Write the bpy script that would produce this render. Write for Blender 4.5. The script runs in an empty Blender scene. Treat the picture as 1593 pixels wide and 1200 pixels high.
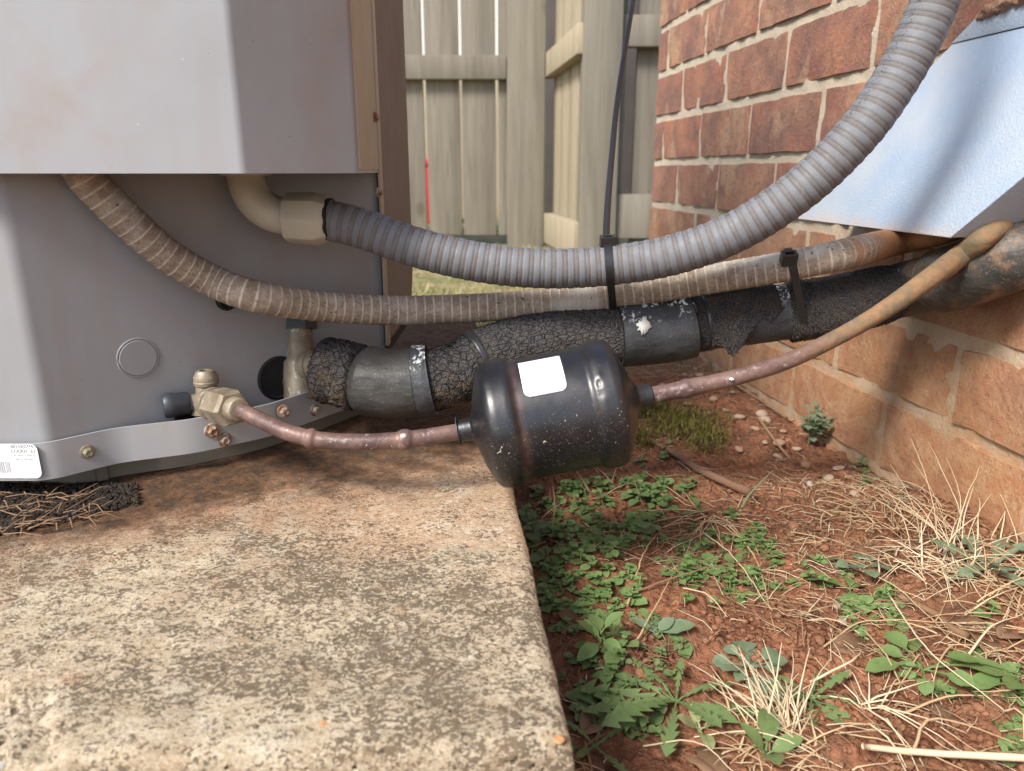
import bpy, bmesh, math, random
import numpy as np
from mathutils import Vector, Matrix, Euler

random.seed(7)
RNG = np.random.RandomState(11)
R = math.radians

# ------------------------------------------------------------------ camera, sky, sun, exposure
H = 0.265                      # lens height over the soil
T = R(16.15)                   # pitch below the horizon
F = 1150.0                     # focal length in photo pixels (1593 wide)
sc = bpy.context.scene
cam_d = bpy.data.cameras.new('camera')
cam = bpy.data.objects.new('camera', cam_d)
sc.collection.objects.link(cam)
cam.location = (0, 0, H)
cam.rotation_euler = (R(90) - T, 0, 0)
cam_d.sensor_fit = 'HORIZONTAL'; cam_d.sensor_width = 36.0
cam_d.lens = F / 1593.0 * 36.0
cam_d.clip_start = 0.01; cam_d.clip_end = 400
cam_d.dof.use_dof = True
cam_d.dof.focus_distance = 0.48
cam_d.dof.aperture_fstop = 12.0
sc.camera = cam

SUN_EL, SUN_AZ = R(45), R(223)     # azimuth clockwise from +Y of the place the light comes from
world = bpy.data.worlds.new('World'); sc.world = world
world.use_nodes = True
wnt = world.node_tree
for n in list(wnt.nodes): wnt.nodes.remove(n)
wo = wnt.nodes.new('ShaderNodeOutputWorld'); wb = wnt.nodes.new('ShaderNodeBackground')
sky = wnt.nodes.new('ShaderNodeTexSky'); sky.sky_type = 'NISHITA'; sky.sun_disc = False
sky.sun_elevation = SUN_EL; sky.sun_rotation = SUN_AZ
sky.air_density = 1.0; sky.dust_density = 2.0; sky.ozone_density = 1.0
wnt.links.new(sky.outputs[0], wb.inputs[0]); wb.inputs[1].default_value = 0.15
wnt.links.new(wb.outputs[0], wo.inputs[0])
sd = bpy.data.lights.new('sun', 'SUN'); sd.energy = 3.1; sd.angle = R(17); sd.color = (1.0, 0.95, 0.87)
sun = bpy.data.objects.new('sun', sd); sc.collection.objects.link(sun)
sv = Vector((math.sin(SUN_AZ) * math.cos(SUN_EL), math.cos(SUN_AZ) * math.cos(SUN_EL), math.sin(SUN_EL)))
sun.rotation_euler = sv.to_track_quat('Z', 'Y').to_euler()
sun.location = sv * 10

vs = sc.view_settings
sc.display_settings.display_device = 'sRGB'
vs.view_transform = 'Standard'; vs.look = 'None'; vs.gamma = 1.0; vs.use_curve_mapping = False
vs.exposure = 0.90
sc.render.engine = 'CYCLES'
sc.cycles.max_bounces = 8

# ------------------------------------------------------------------ measuring helpers
CT, ST = math.cos(T), math.sin(T)
def ray(px, py):
    a = (px - 796.5) / F; b = (py - 600.0) / F
    return np.array([a, CT - b * ST, -ST - b * CT])
O3 = np.array([0, 0, H])
def PD(px, py, D): return O3 + ray(px, py) * D
def PZ(px, py, z=0.0):
    d = ray(px, py); return O3 + d * ((z - H) / d[2])
def PY(px, py, y):
    d = ray(px, py); return O3 + d * (y / d[1])
def PP(px, py, n, c):           # plane n.p = c
    d = ray(px, py); n = np.array(n, float)
    return O3 + d * ((c - n.dot(O3)) / n.dot(d))
WDIR = np.array([-0.1253, 0.9921, 0.0]); WN = np.array([-0.9921, -0.1253, 0.0]); W0 = np.array([0.4112, 0, 0])
def W(s, off, z): return W0 + WDIR * s + WN * off + np.array([0, 0, z])
def PW(px, py, off): return PP(px, py, WN, WN.dot(W0) + off)

# ------------------------------------------------------------------ numpy noise
def _hash(ix, iy, iz, seed):
    h = (ix.astype(np.int64) * 374761393 + iy.astype(np.int64) * 668265263 + iz.astype(np.int64) * 2147483647 + seed * 974634777) & 0xffffffff
    h = ((h ^ (h >> 13)) * 1274126177) & 0xffffffff
    h = (h ^ (h >> 16)) & 0xffffffff
    return h / 4294967295.0
def vnoise(x, y, z=None, seed=0):
    x = np.asarray(x, float); y = np.asarray(y, float)
    z = np.zeros_like(x) if z is None else np.asarray(z, float)
    ix, iy, iz = np.floor(x), np.floor(y), np.floor(z)
    fx, fy, fz = x - ix, y - iy, z - iz
    fx = fx * fx * (3 - 2 * fx); fy = fy * fy * (3 - 2 * fy); fz = fz * fz * (3 - 2 * fz)
    r = 0
    for a in (0, 1):
        for b in (0, 1):
            for c in (0, 1):
                w = (fx if a else 1 - fx) * (fy if b else 1 - fy) * (fz if c else 1 - fz)
                r = r + w * _hash(ix + a, iy + b, iz + c, seed)
    return r * 2 - 1
def fbm(x, y, z=None, oct=4, seed=0):
    r = 0; a = 1; f = 1
    for k in range(oct):
        r = r + a * vnoise(np.asarray(x) * f, np.asarray(y) * f, None if z is None else np.asarray(z) * f, seed + k); a *= .5; f *= 2.03
    return r
def sstep(a, b, x):
    t = np.clip((np.asarray(x) - a) / (b - a), 0, 1); return t * t * (3 - 2 * t)

# ------------------------------------------------------------------ object helpers
COL = sc.collection
def mesh_np(name, V, Fc, uv=None, smooth=True):
    me = bpy.data.meshes.new(name)
    V = np.asarray(V, float)
    if isinstance(Fc, np.ndarray) and Fc.ndim == 2:
        n, k = Fc.shape
        me.vertices.add(len(V)); me.vertices.foreach_set('co', V.ravel())
        me.loops.add(n * k); me.loops.foreach_set('vertex_index', Fc.ravel().astype(np.int32))
        me.polygons.add(n); me.polygons.foreach_set('loop_start', np.arange(0, n * k, k, dtype=np.int32))
        me.polygons.foreach_set('loop_total', np.full(n, k, np.int32))
        me.update(calc_edges=True)
    else:
        me.from_pydata([tuple(v) for v in V], [], [tuple(f) for f in Fc]); me.update()
    if uv is not None:
        ul = me.uv_layers.new(name='UVMap')
        li = np.empty(len(me.loops), np.int32); me.loops.foreach_get('vertex_index', li)
        ul.data.foreach_set('uv', np.asarray(uv, float)[li].ravel())
    if smooth: me.polygons.foreach_set('use_smooth', np.ones(len(me.polygons), bool))
    return me
def obj(name, me, mat, parent=None, base=None, kind=None):
    o = bpy.data.objects.new(name, me)
    COL.objects.link(o)
    if mat is not None and not me.materials: me.materials.append(mat)
    if parent is not None:
        b = world_base(parent); me.transform(Matrix.Translation(-b)); o.parent = parent
    elif base is not None:
        b = Vector(base); me.transform(Matrix.Translation(-b)); o.location = b
    if kind: o['kind'] = kind
    return o
def world_base(p):
    b = Vector((0, 0, 0))
    while p is not None: b += p.location; p = p.parent
    return b
def tag(o, label, cat, group=None):
    o['label'] = label; o['category'] = cat
    if group: o['group'] = group
    return o
def thing(name, label, cat, base, group=None):
    o = bpy.data.objects.new(name, None); COL.objects.link(o); o.location = Vector(base)
    o.empty_display_size = .02
    return tag(o, label, cat, group)
def merge(parts):
    Vs, Fs, off = [], [], 0
    for V, Fc in parts:
        V = np.asarray(V, float); Vs.append(V); Fs += [tuple(int(i) + off for i in f) for f in Fc]; off += len(V)
    return np.vstack(Vs), Fs

def catmull(pts, step):
    P = np.asarray(pts, float)
    P = np.vstack([2 * P[0] - P[1], P, 2 * P[-1] - P[-2]])
    out = []
    for i in range(1, len(P) - 2):
        t = np.linspace(0, 1, 40, endpoint=False)[:, None]
        a, b, c, d = P[i - 1], P[i], P[i + 1], P[i + 2]
        out.append(.5 * ((2 * b) + (-a + c) * t + (2 * a - 5 * b + 4 * c - d) * t ** 2 + (-a + 3 * b - 3 * c + d) * t ** 3))
    out.append(P[-2][None]); Q = np.vstack(out)
    L = np.concatenate([[0], np.cumsum(np.linalg.norm(np.diff(Q, axis=0), axis=1))])
    n = max(2, int(L[-1] / step)); s = np.linspace(0, L[-1], n + 1)
    return np.stack([np.interp(s, L, Q[:, k]) for k in range(3)], 1), s
def frames(C):
    Tn = np.gradient(C, axis=0); Tn /= np.linalg.norm(Tn, axis=1)[:, None]
    up = np.array([0, 0, 1.0])
    A = np.cross(Tn, up); A /= np.linalg.norm(A, axis=1)[:, None] + 1e-9
    B = np.cross(A, Tn)
    return Tn, A, B          # theta 0 = A, 90 = up
def tube(pts, rad, step=.002, seg=24, caps=True, spline=True):
    """rad(s array, theta array, total) -> radii;  uv = (s, theta*r)"""
    if spline: C, s = catmull(pts, step)
    else: C = np.asarray(pts, float); s = np.concatenate([[0], np.cumsum(np.linalg.norm(np.diff(C, axis=0), axis=1))])
    Tn, A, B = frames(C)
    th = np.linspace(0, 2 * np.pi, seg, endpoint=False) - np.pi / 2
    S, TH = np.meshgrid(s, th, indexing='ij')
    r = rad(S, TH, s[-1]) if callable(rad) else np.full_like(S, rad)
    V = C[:, None] + r[..., None] * (np.cos(TH)[..., None] * A[:, None] + np.sin(TH)[..., None] * B[:, None])
    n = len(s); idx = np.arange(n * seg).reshape(n, seg)
    a = idx[:-1]; b = idx[1:]
    a2 = np.roll(a, -1, 1); b2 = np.roll(b, -1, 1)
    Fq = np.stack([a, b, b2, a2], -1).reshape(-1, 4)[:, ::-1]
    uv = np.stack([S, (TH + np.pi / 2) * r.mean()], -1).reshape(-1, 2)
    V = V.reshape(-1, 3)
    if caps:
        V = np.vstack([V, C[0], C[-1]]); uv = np.vstack([uv, [0, 0], [s[-1], 0]])
        i0, i1 = n * seg, n * seg + 1
        j = np.arange(seg); j2 = (j + 1) % seg
        c0 = np.stack([np.full(seg, i0), j, j2, j2], 1); c1 = np.stack([np.full(seg, i1), idx[-1][j2], idx[-1][j], idx[-1][j]], 1)
        Fl = [tuple(f) for f in Fq] + [(f[0], f[2], f[1])[::-1][::-1] for f in c0] + [(f[0], f[2], f[1])[::-1][::-1] for f in c1]
        Fl = [tuple(f) for f in Fq] + [(int(f[0]), int(f[1]), int(f[2])) for f in c0] + [(int(f[0]), int(f[1]), int(f[2])) for f in c1]
        return V, Fl, uv
    return V, Fq, uv
def tube_me(name, *a, smooth=True, **k):
    V, Fc, uv = tube(*a, **k); return mesh_np(name, V, Fc, uv, smooth)
def lathe(p0, axis, prof, seg=48):
    """prof: [(s, r)...] along axis from p0"""
    ax = Vector(axis).normalized(); a = ax.cross(Vector((0, 0, 1))).normalized() if abs(ax.z) < .99 else Vector((1, 0, 0)); b = a.cross(ax)
    ax, a, b = map(np.array, (ax, a, b)); p0 = np.array(p0, float)
    V = []; uv = []
    for s, r in prof:
        for k in range(seg):
            t = 2 * math.pi * k / seg
            V.append(p0 + ax * s + max(r, 1e-5) * (math.cos(t) * a + math.sin(t) * b)); uv.append((s, t * .02))
    Fc = []
    for i in range(len(prof) - 1):
        for k in range(seg):
            k2 = (k + 1) % seg
            Fc.append((i * seg + k, i * seg + k2, (i + 1) * seg + k2, (i + 1) * seg + k))
    n = len(prof)
    if prof[0][1] > 1e-4: Fc.append(tuple(range(seg))[::-1])
    if prof[-1][1] > 1e-4: Fc.append(tuple((n - 1) * seg + k for k in range(seg)))
    return np.array(V), Fc, np.array(uv)
def lathe_me(name, p0, axis, prof, seg=48, smooth=True):
    V, Fc, uv = lathe(p0, axis, prof, seg); me = mesh_np(name, V, Fc, uv, smooth)
    if smooth: me.set_sharp_from_angle(angle=R(38))
    return me
def box_v(c, ex, ey, ez):
    """oriented box: centre and three half vectors"""
    c, ex, ey, ez = (np.array(v, float) for v in (c, ex, ey, ez))
    V = [c + i * ex + j * ey + k * ez for k in (-1, 1) for j in (-1, 1) for i in (-1, 1)]
    Fc = [(0, 2, 3, 1), (4, 5, 7, 6), (0, 1, 5, 4), (2, 6, 7, 3), (0, 4, 6, 2), (1, 3, 7, 5)]
    return V, Fc
def bevelled(me, w=.001, seg=2):
    bm = bmesh.new(); bm.from_mesh(me)
    bmesh.ops.recalc_face_normals(bm, faces=bm.faces)
    bmesh.ops.bevel(bm, geom=list(bm.edges), offset=w, segments=seg, affect='EDGES', profile=.5)
    bm.to_mesh(me); bm.free(); me.polygons.foreach_set('use_smooth', np.ones(len(me.polygons), bool)); me.set_sharp_from_angle(angle=R(35)); return me
def box_me(name, c, ex, ey, ez, bev=.0):
    V, Fc = box_v(c, ex, ey, ez); me = mesh_np(name, V, Fc, smooth=False)
    bm = bmesh.new(); bm.from_mesh(me); bmesh.ops.recalc_face_normals(bm, faces=bm.faces); bm.to_mesh(me); bm.free()
    return bevelled(me, bev) if bev else me
def extrude_outline(name, pts, vec, bev=0):
    """closed planar outline given thickness vec"""
    P0 = np.array(pts, float); n = len(P0)
    V = np.vstack([P0, P0 + np.array(vec)])
    Fc = [tuple(range(n))[::-1], tuple(range(n, 2 * n))] + [(i, (i + 1) % n, n + (i + 1) % n, n + i) for i in range(n)]
    me = mesh_np(name, V, Fc, smooth=False)
    bm = bmesh.new(); bm.from_mesh(me); bmesh.ops.recalc_face_normals(bm, faces=bm.faces); bm.to_mesh(me); bm.free()
    return bevelled(me, bev) if bev else me
def sheet_profile(name, plan, z0, z1, th=.0015, round_r=.004, outward=(0, -1)):
    """a bent sheet standing upright over a plan polyline; corners rounded; z0/z1 numbers or per-point lists"""
    P0 = [np.array(p, float) for p in plan]
    z0l = list(z0) if hasattr(z0, '__len__') else [z0] * len(P0); z1l = list(z1) if hasattr(z1, '__len__') else [z1] * len(P0)
    Q = [(P0[0], z0l[0], z1l[0])]
    for i in range(1, len(P0) - 1):
        a, b, c = P0[i - 1], P0[i], P0[i + 1]
        da = (a - b) / np.linalg.norm(a - b); dc = (c - b) / np.linalg.norm(c - b)
        for k in range(7):
            t = k / 6; p = (1 - t) ** 2 * (b + da * round_r) + 2 * t * (1 - t) * b + t * t * (b + dc * round_r)
            Q.append((p, z0l[i], z1l[i]))
    Q.append((P0[-1], z0l[-1], z1l[-1]))
    pts = np.array([q[0] for q in Q]); tg = np.gradient(pts, axis=0); tg /= np.linalg.norm(tg, axis=1)[:, None]
    nr = np.stack([tg[:, 1], -tg[:, 0]], 1)
    n = len(Q); V = []
    for side in (0, 1):
        for lev in (0, 1):
            for i, (p, a, b) in enumerate(Q):
                pp = p - nr[i] * th * side
                V.append((pp[0], pp[1], a if lev == 0 else b))
    ix = lambda s, l, i: (s * 2 + l) * n + i
    Fc = []
    for i in range(n - 1):
        Fc += [(ix(0, 0, i), ix(0, 0, i + 1), ix(0, 1, i + 1), ix(0, 1, i)), (ix(1, 0, i + 1), ix(1, 0, i), ix(1, 1, i), ix(1, 1, i + 1)),
               (ix(0, 1, i), ix(0, 1, i + 1), ix(1, 1, i + 1), ix(1, 1, i)), (ix(0, 0, i + 1), ix(0, 0, i), ix(1, 0, i), ix(1, 0, i + 1))]
    for i in (0, n - 1): Fc.append((ix(0, 0, i), ix(0, 1, i), ix(1, 1, i), ix(1, 0, i)))
    me = mesh_np(name, V, Fc)
    bm = bmesh.new(); bm.from_mesh(me); bmesh.ops.recalc_face_normals(bm, faces=bm.faces); bm.to_mesh(me); bm.free()
    me.polygons.foreach_set('use_smooth', np.ones(len(me.polygons), bool)); me.set_sharp_from_angle(angle=R(40))
    return me

# ------------------------------------------------------------------ materials
class M:
    def __init__(s, name, rough=.6, spec=.5, disp=False):
        s.m = bpy.data.materials.new(name); s.m.use_nodes = True; s.nt = s.m.node_tree
        s.b = s.nt.nodes['Principled BSDF']; s.out = s.nt.nodes['Material Output']
        s.b.inputs['Roughness'].default_value = rough; s.b.inputs['Specular IOR Level'].default_value = spec
        s.tc = s.n('ShaderNodeTexCoord'); s.co = s.tc.outputs['Object']; s.uv = s.tc.outputs['UV']
        if disp: s.m.displacement_method = 'BOTH'
    def n(s, t, **k):
        x = s.nt.nodes.new(t)
        for a, v in k.items(): setattr(x, a, v)
        return x
    def set(s, sock, v):
        if hasattr(v, 'is_linked') or isinstance(v, bpy.types.NodeSocket): s.nt.links.new(v, sock)
        elif isinstance(v, (tuple, list)) and len(v) == 3 and sock.type == 'RGBA': sock.default_value = (*v, 1)
        else: sock.default_value = v
    def map(s, co, scale=(1, 1, 1), loc=(0, 0, 0), rot=(0, 0, 0)):
        x = s.n('ShaderNodeMapping'); s.set(x.inputs['Vector'], co); x.inputs['Scale'].default_value = scale; x.inputs['Location'].default_value = loc; x.inputs['Rotation'].default_value = rot
        return x.outputs[0]
    def noise(s, scale, detail=4, rough=.55, co=None, dist=0.0, col=False):
        x = s.n('ShaderNodeTexNoise'); s.set(x.inputs['Vector'], co if co is not None else s.co)
        x.inputs['Scale'].default_value = scale; x.inputs['Detail'].default_value = detail; x.inputs['Roughness'].default_value = rough; x.inputs['Distortion'].default_value = dist
        return x.outputs['Color' if col else 'Fac']
    def vor(s, scale, feature='F1', co=None, out='Distance', rnd=1.0):
        x = s.n('ShaderNodeTexVoronoi', feature=feature); s.set(x.inputs['Vector'], co if co is not None else s.co)
        x.inputs['Scale'].default_value = scale; x.inputs['Randomness'].default_value = rnd
        return x.outputs[out]
    def ramp(s, fac, stops, interp='LINEAR'):
        x = s.n('ShaderNodeValToRGB'); s.set(x.inputs[0], fac); cr = x.color_ramp; cr.interpolation = interp
        while len(cr.elements) < len(stops): cr.elements.new(.5)
        for e, (p, c) in zip(cr.elements, stops):
            e.position = p; e.color = (c, c, c, 1) if isinstance(c, (int, float)) else (*c, 1)
        return x.outputs[0]
    def mix(s, f, a, b, mode='MIX'):
        x = s.n('ShaderNodeMix', data_type='RGBA', blend_type=mode); s.set(x.inputs[0], f); s.set(x.inputs[6], a); s.set(x.inputs[7], b); return x.outputs[2]
    def math(s, op, a, b=0.0, c=0.0):
        x = s.n('ShaderNodeMath', operation=op); s.set(x.inputs[0], a); s.set(x.inputs[1], b); s.set(x.inputs[2], c); return x.outputs[0]
    def sep(s, co):
        x = s.n('ShaderNodeSeparateXYZ'); s.set(x.inputs[0], co); return x.outputs
    def warp(s, co, scale, amt):
        c = s.noise(scale, 3, co=co, col=True)
        v = s.n('ShaderNodeVectorMath', operation='MULTIPLY_ADD'); s.set(v.inputs[0], c); v.inputs[1].default_value = (amt,) * 3
        s.set(v.inputs[2], co); return v.outputs[0]
    def col(s, v): s.set(s.b.inputs['Base Color'], v); return s
    def rough(s, v): s.set(s.b.inputs['Roughness'], v); return s
    def bump(s, h, dist=.001, strength=1.0):
        x = s.n('ShaderNodeBump'); s.set(x.inputs['Height'], h); x.inputs['Distance'].default_value = dist; x.inputs['Strength'].default_value = strength
        s.nt.links.new(x.outputs[0], s.b.inputs['Normal']); return s
    def disp(s, h, scale, mid=.5):
        x = s.n('ShaderNodeDisplacement'); s.set(x.inputs['Height'], h); x.inputs['Scale'].default_value = scale; x.inputs['Midlevel'].default_value = mid
        s.nt.links.new(x.outputs[0], s.out.inputs['Displacement']); return s
    def objrand(s):
        return s.n('ShaderNodeObjectInfo').outputs['Random']
    def geo(s, o='Position'): return s.n('ShaderNodeNewGeometry').outputs[o]

def paint_material(name, base, dusty, rough=.38, specks=.5):
    m = M(name, rough, .35)
    c = m.mix(m.ramp(m.noise(9, 5), [(.35, 0), (.7, 1)]), base, tuple(.9 * x for x in base))
    st = m.noise(7, 5, co=m.map(m.co, (9, 9, .8)))
    c = m.mix(m.math('MULTIPLY', m.ramp(st, [(.45, 0), (.75, 1)]), .22), c, dusty)
    c = m.mix(m.math('MULTIPLY', m.ramp(m.noise(22, 4, co=m.map(m.co, loc=(3, 1, 2))), [(.55, 0), (.75, 1)]), .35), c, dusty)
    sp = m.ramp(m.noise(420, 2), [(.74, 0), (.79, 1)])
    c = m.mix(m.math('MULTIPLY', sp, specks), c, (.10, .055, .035))
    sp2 = m.ramp(m.noise(300, 2, co=m.map(m.co, loc=(9, 4, 1))), [(.76, 0), (.8, 1)])
    c = m.mix(m.math('MULTIPLY', sp2, specks), c, (.62, .6, .56))
    m.col(c); m.rough(m.ramp(m.noise(30, 4), [(.3, rough - .04), (.8, rough + .16)]))
    m.bump(m.math('ADD', m.noise(14, 3), m.math('MULTIPLY', m.noise(900, 2), .05)), .0015, .5)
    return m.m
MAT = {}
MAT['paint'] = paint_material('taupe_grey_cabinet_paint', (.276, .284, .298), (.25, .175, .13), .32)
MAT['paint_strip'] = paint_material('grey_base_strip_paint', (.36, .365, .375), (.34, .24, .16), .36)
MAT['pan'] = paint_material('dusty_base_pan_paint', (.19, .165, .13), (.2, .13, .08), .6, .8)
MAT['beige_flange_lit_side'] = paint_material('beige_flange_lit_side_paint', (.42, .37, .29), (.3, .2, .13), .5)  # flange beige, also holding the warm light painted on the cover side

def simple(name, base, rough=.6, var=.15, scale=60, bump=.0004, spec=.5, metal=0):
    m = M(name, rough, spec)
    m.col(m.mix(m.noise(scale, 5), tuple(x * (1 - var) for x in base), tuple(min(1, x * (1 + var)) for x in base)))
    m.bump(m.noise(scale * 4, 4), bump, .6); m.b.inputs['Metallic'].default_value = metal
    return m.m
MAT['black_plastic'] = simple('black_plastic', (.018, .018, .02), .38)
MAT['black_dark'] = simple('dark_hole_rubber', (.006, .006, .007), .8)
MAT['black_cap'] = simple('bluish_black_valve_cap', (.035, .04, .05), .45)
MAT['white_label'] = simple('white_label', (.72, .735, .74), .4, .02)
MAT['ink'] = simple('faded_grey_ink', (.16, .16, .155), .6, .1)
MAT['ink_pale'] = simple('pale_faded_ink', (.36, .37, .38), .6, .05)

def brass_m():
    m = M('weathered_painted_brass', .5, .5)
    c = m.mix(m.ramp(m.noise(70, 5), [(.4, 0), (.65, 1)]), (.28, .24, .175), (.18, .14, .095))
    c = m.mix(m.ramp(m.noise(200, 4), [(.6, 0), (.7, 1)]), c, (.5, .46, .38))
    m.col(c); m.b.inputs['Metallic'].default_value = .25; m.bump(m.noise(400, 4), .0004, .6); return m.m
MAT['brass'] = brass_m()
def rust_m():
    m = M('rusted_screw', .75, .4)
    c = m.mix(m.ramp(m.noise(260, 5), [(.42, 0), (.6, 1)]), (.33, .29, .24), (.20, .07, .025))
    m.col(c); m.bump(m.noise(700, 4), .0005, .7); return m.m
MAT['rust'] = rust_m()

def conduit_m(name, base, dirt, groove_col, groove_w, pitch, dirt_amt, mud=True, ridge_light=None, printing=False):
    m = M(name, .40, .4)
    s = m.sep(m.uv)
    ph = m.math('FRACT', m.math('ADD', m.math('DIVIDE', s[0], pitch), 10))
    if printing:            # wide clean rib, narrow dirty rib, dirt lines between
        g = m.ramp(ph, [(0, 1), (.05, 0), (.56, 0), (.62, 1), (.68, .45), (.93, .45), (1, 1)])
    else:
        tri = m.math('ABSOLUTE', m.math('SUBTRACT', ph, .5))
        g = m.ramp(tri, [(.5 - groove_w, 0), (.5 - groove_w * .35, 1)])
    dn = m.ramp(m.noise(90, 6, .65), [(.36, 0), (.62, 1)])
    c = m.mix(m.math('MULTIPLY', dn, dirt_amt), base, dirt)
    fine = m.ramp(m.noise(900, 3, .7), [(.45, 0), (.65, 1)])
    c = m.mix(m.math('MULTIPLY', fine, dirt_amt * .5), c, tuple(x * .45 for x in dirt))
    gn = m.math('MULTIPLY', g, m.ramp(m.noise(140, 3), [(.28, .25), (.55, 1)]))
    c = m.mix(gn, c, groove_col)
    if ridge_light:
        c = m.mix(m.ramp(m.noise(420, 4, .7), [(.54, 0), (.66, .6)]), c, (.12, .085, .06))
        c = m.mix(m.ramp(m.noise(330, 4, .7, co=m.map(m.co, loc=(4, 4, 4))), [(.56, 0), (.68, .5)]), c, (.48, .42, .34))
        xx = m.sep(m.geo())[0]; nzz = m.sep(m.geo('Normal'))[2]
        c = m.mix(m.math('MULTIPLY', m.math('MULTIPLY', m.ramp(xx, [(.13, 0), (.15, 1), (.20, 1), (.22, 0)]), m.ramp(nzz, [(.2, 0), (.7, .9)])), m.ramp(m.noise(60, 4), [(.4, .3), (.55, 1)])), c, (.50, .49, .45))
        c = m.mix(m.math('MULTIPLY', m.ramp(m.noise(16, 4, co=m.map(m.co, loc=(2, 2, 2))), [(.52, 0), (.62, 1)]), .75), c, ridge_light)
        spots = m.ramp(m.noise(260, 2), [(.66, 0), (.72, 1)])
        c = m.mix(m.math('MULTIPLY', spots, .8), c, (.05, .035, .025))
    if printing:
        band = m.math('MULTIPLY', m.ramp(m.math('ABSOLUTE', m.math('SUBTRACT', s[1], .0365)), [(.0016, 1), (.0024, 0)]),
                      m.ramp(m.noise(700, 2, co=m.map(m.uv, (1, .6, 1))), [(.53, 0), (.57, 1)]))
        c = m.mix(m.math('MULTIPLY', band, .7), c, (.03, .03, .03))
    if mud:                                    # mud splashed up from the wall opening
        px = m.sep(m.geo())[0]
        c = m.mix(m.math('MULTIPLY', m.ramp(m.math('ADD', px, m.math('MULTIPLY', m.noise(40, 4), .12)), [(.285, 0), (.33, 1)]), .85), c, (.30, .13, .045))
    m.col(c); m.rough(m.ramp(dn, [(0, .48), (1, .8)]))
    m.bump(m.noise(700, 4), .0003, .7)
    return m.m
MAT['conduit_grey'] = conduit_m('grey_liquidtight_conduit', (.145, .157, .178), (.14, .115, .09), (.085, .062, .046), .10, .0075, .22, mud=False, printing=True)
MAT['conduit_dirty'] = conduit_m('dirty_tan_conduit', (.33, .275, .215), (.155, .11, .078), (.46, .41, .35), .12, .0066, .65, ridge_light=(.44, .42, .38))
MAT['fitting'] = simple('cream_plastic_fitting', (.42, .395, .32), .5, .1, 40)

def copper_m():
    m = M('oxidised_copper', .5, .4)
    c = m.mix(m.ramp(m.noise(60, 5), [(.38, 0), (.62, 1)]), (.185, .115, .095), (.095, .058, .055))
    c = m.mix(m.ramp(m.noise(150, 5, .7), [(.58, 0), (.7, 1)]), c, (.30, .25, .22))
    c = m.mix(m.ramp(m.noise(500, 2), [(.72, 0), (.76, 1)]), c, (.7, .68, .62))
    px = m.sep(m.geo())[0]
    mudf = m.ramp(m.math('ADD', px, m.math('MULTIPLY', m.noise(60, 5), .10)), [(.215, 0), (.26, 1)])
    mud = m.mix(m.ramp(m.noise(90, 6, .7), [(.4, 0), (.6, 1)]), (.26, .15, .075), (.15, .115, .07))
    c = m.mix(m.math('MULTIPLY', mudf, .95), c, mud)
    m.col(c); m.b.inputs['Metallic'].default_value = .2
    m.rough(m.ramp(mudf, [(0, .46), (1, .88)])); m.bump(m.noise(350, 5), .0007, .6); return m.m
MAT['copper'] = copper_m()

def drier_m():
    m = M('black_enamel_drier', .22, .6)
    c = m.mix(m.ramp(m.noise(25, 5), [(.5, 0), (.8, 1)]), (.008, .0085, .011), (.022, .018, .017))
    nz = m.sep(m.geo('Normal'))[2]
    low = m.ramp(nz, [(.0, 1), (.55, .0)])
    fl = m.math('MULTIPLY', m.ramp(m.noise(520, 2, co=m.warp(m.co, 60, .03)), [(.70, 0), (.735, 1)]), m.math('ADD', m.math('MULTIPLY', low, .8), .15))
    c = m.mix(fl, c, (.6, .52, .4))
    fine = m.math('MULTIPLY', m.ramp(m.noise(1500, 2), [(.64, 0), (.7, 1)]), m.math('MULTIPLY', low, .45))
    c = m.mix(fine, c, (.35, .3, .24))
    us = m.sep(m.uv)[0]
    for sc_, w_ in ((.0300, .0009),):
        bd = m.ramp(m.math('ABSOLUTE', m.math('SUBTRACT', us, sc_)), [(w_ * .5, .8), (w_, 0)])
        c = m.mix(m.math('MULTIPLY', bd, m.ramp(m.noise(120, 4), [(.35, .2), (.6, 1)])), c, (.075, .038, .030))
    m.col(c); m.rough(m.ramp(m.noise(60, 5), [(.35, .32), (.7, .46)]))
    m.bump(m.math('ADD', m.noise(38, 3), m.math('MULTIPLY', fl, .25)), .0010, .45); return m.m
MAT['drier'] = drier_m()

def tape_m(name, flakes=True, base=(.028, .030, .033)):
    m = M(name, .52, .4)
    c = m.mix(m.ramp(m.noise(40, 5), [(.4, 0), (.7, 1)]), base, tuple(x * 1.9 for x in base))
    c = m.mix(m.ramp(m.noise(800, 3), [(.62, 0), (.68, 1)]), c, (.12, .11, .1))
    if flakes:
        nz = m.sep(m.geo('Normal'))[2]
        top = m.ramp(nz, [(.40, 0), (.75, 1)])
        f = m.math('MULTIPLY', m.ramp(m.noise(300, 4, .6, co=m.warp(m.co, 90, .01)), [(.53, 0), (.55, 1)]), m.math('MULTIPLY', top, m.ramp(m.noise(60, 3), [(.44, 0), (.5, 1)])))
        c = m.mix(f, c, (.62, .66, .68))
    px = m.sep(m.geo())[0]
    mf = m.ramp(m.math('ADD', px, m.math('MULTIPLY', m.noise(50, 5), .12)), [(.30, 0), (.42, .8)])
    c = m.mix(m.math('MULTIPLY', mf, m.ramp(m.noise(70, 5, .7), [(.48, 0), (.62, .85)])), c, (.27, .15, .07))
    m.col(c); m.bump(m.math('ADD', m.noise(60, 4), m.math('MULTIPLY', m.noise(25, 3, co=m.map(m.co, (1, 1, 3))), 1.2)), .0022, .6)
    return m.m
MAT['tape'] = tape_m('black_wrap_tape')
MAT['tape_plain'] = tape_m('black_smooth_insulation', False, (.030, .029, .027))
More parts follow.
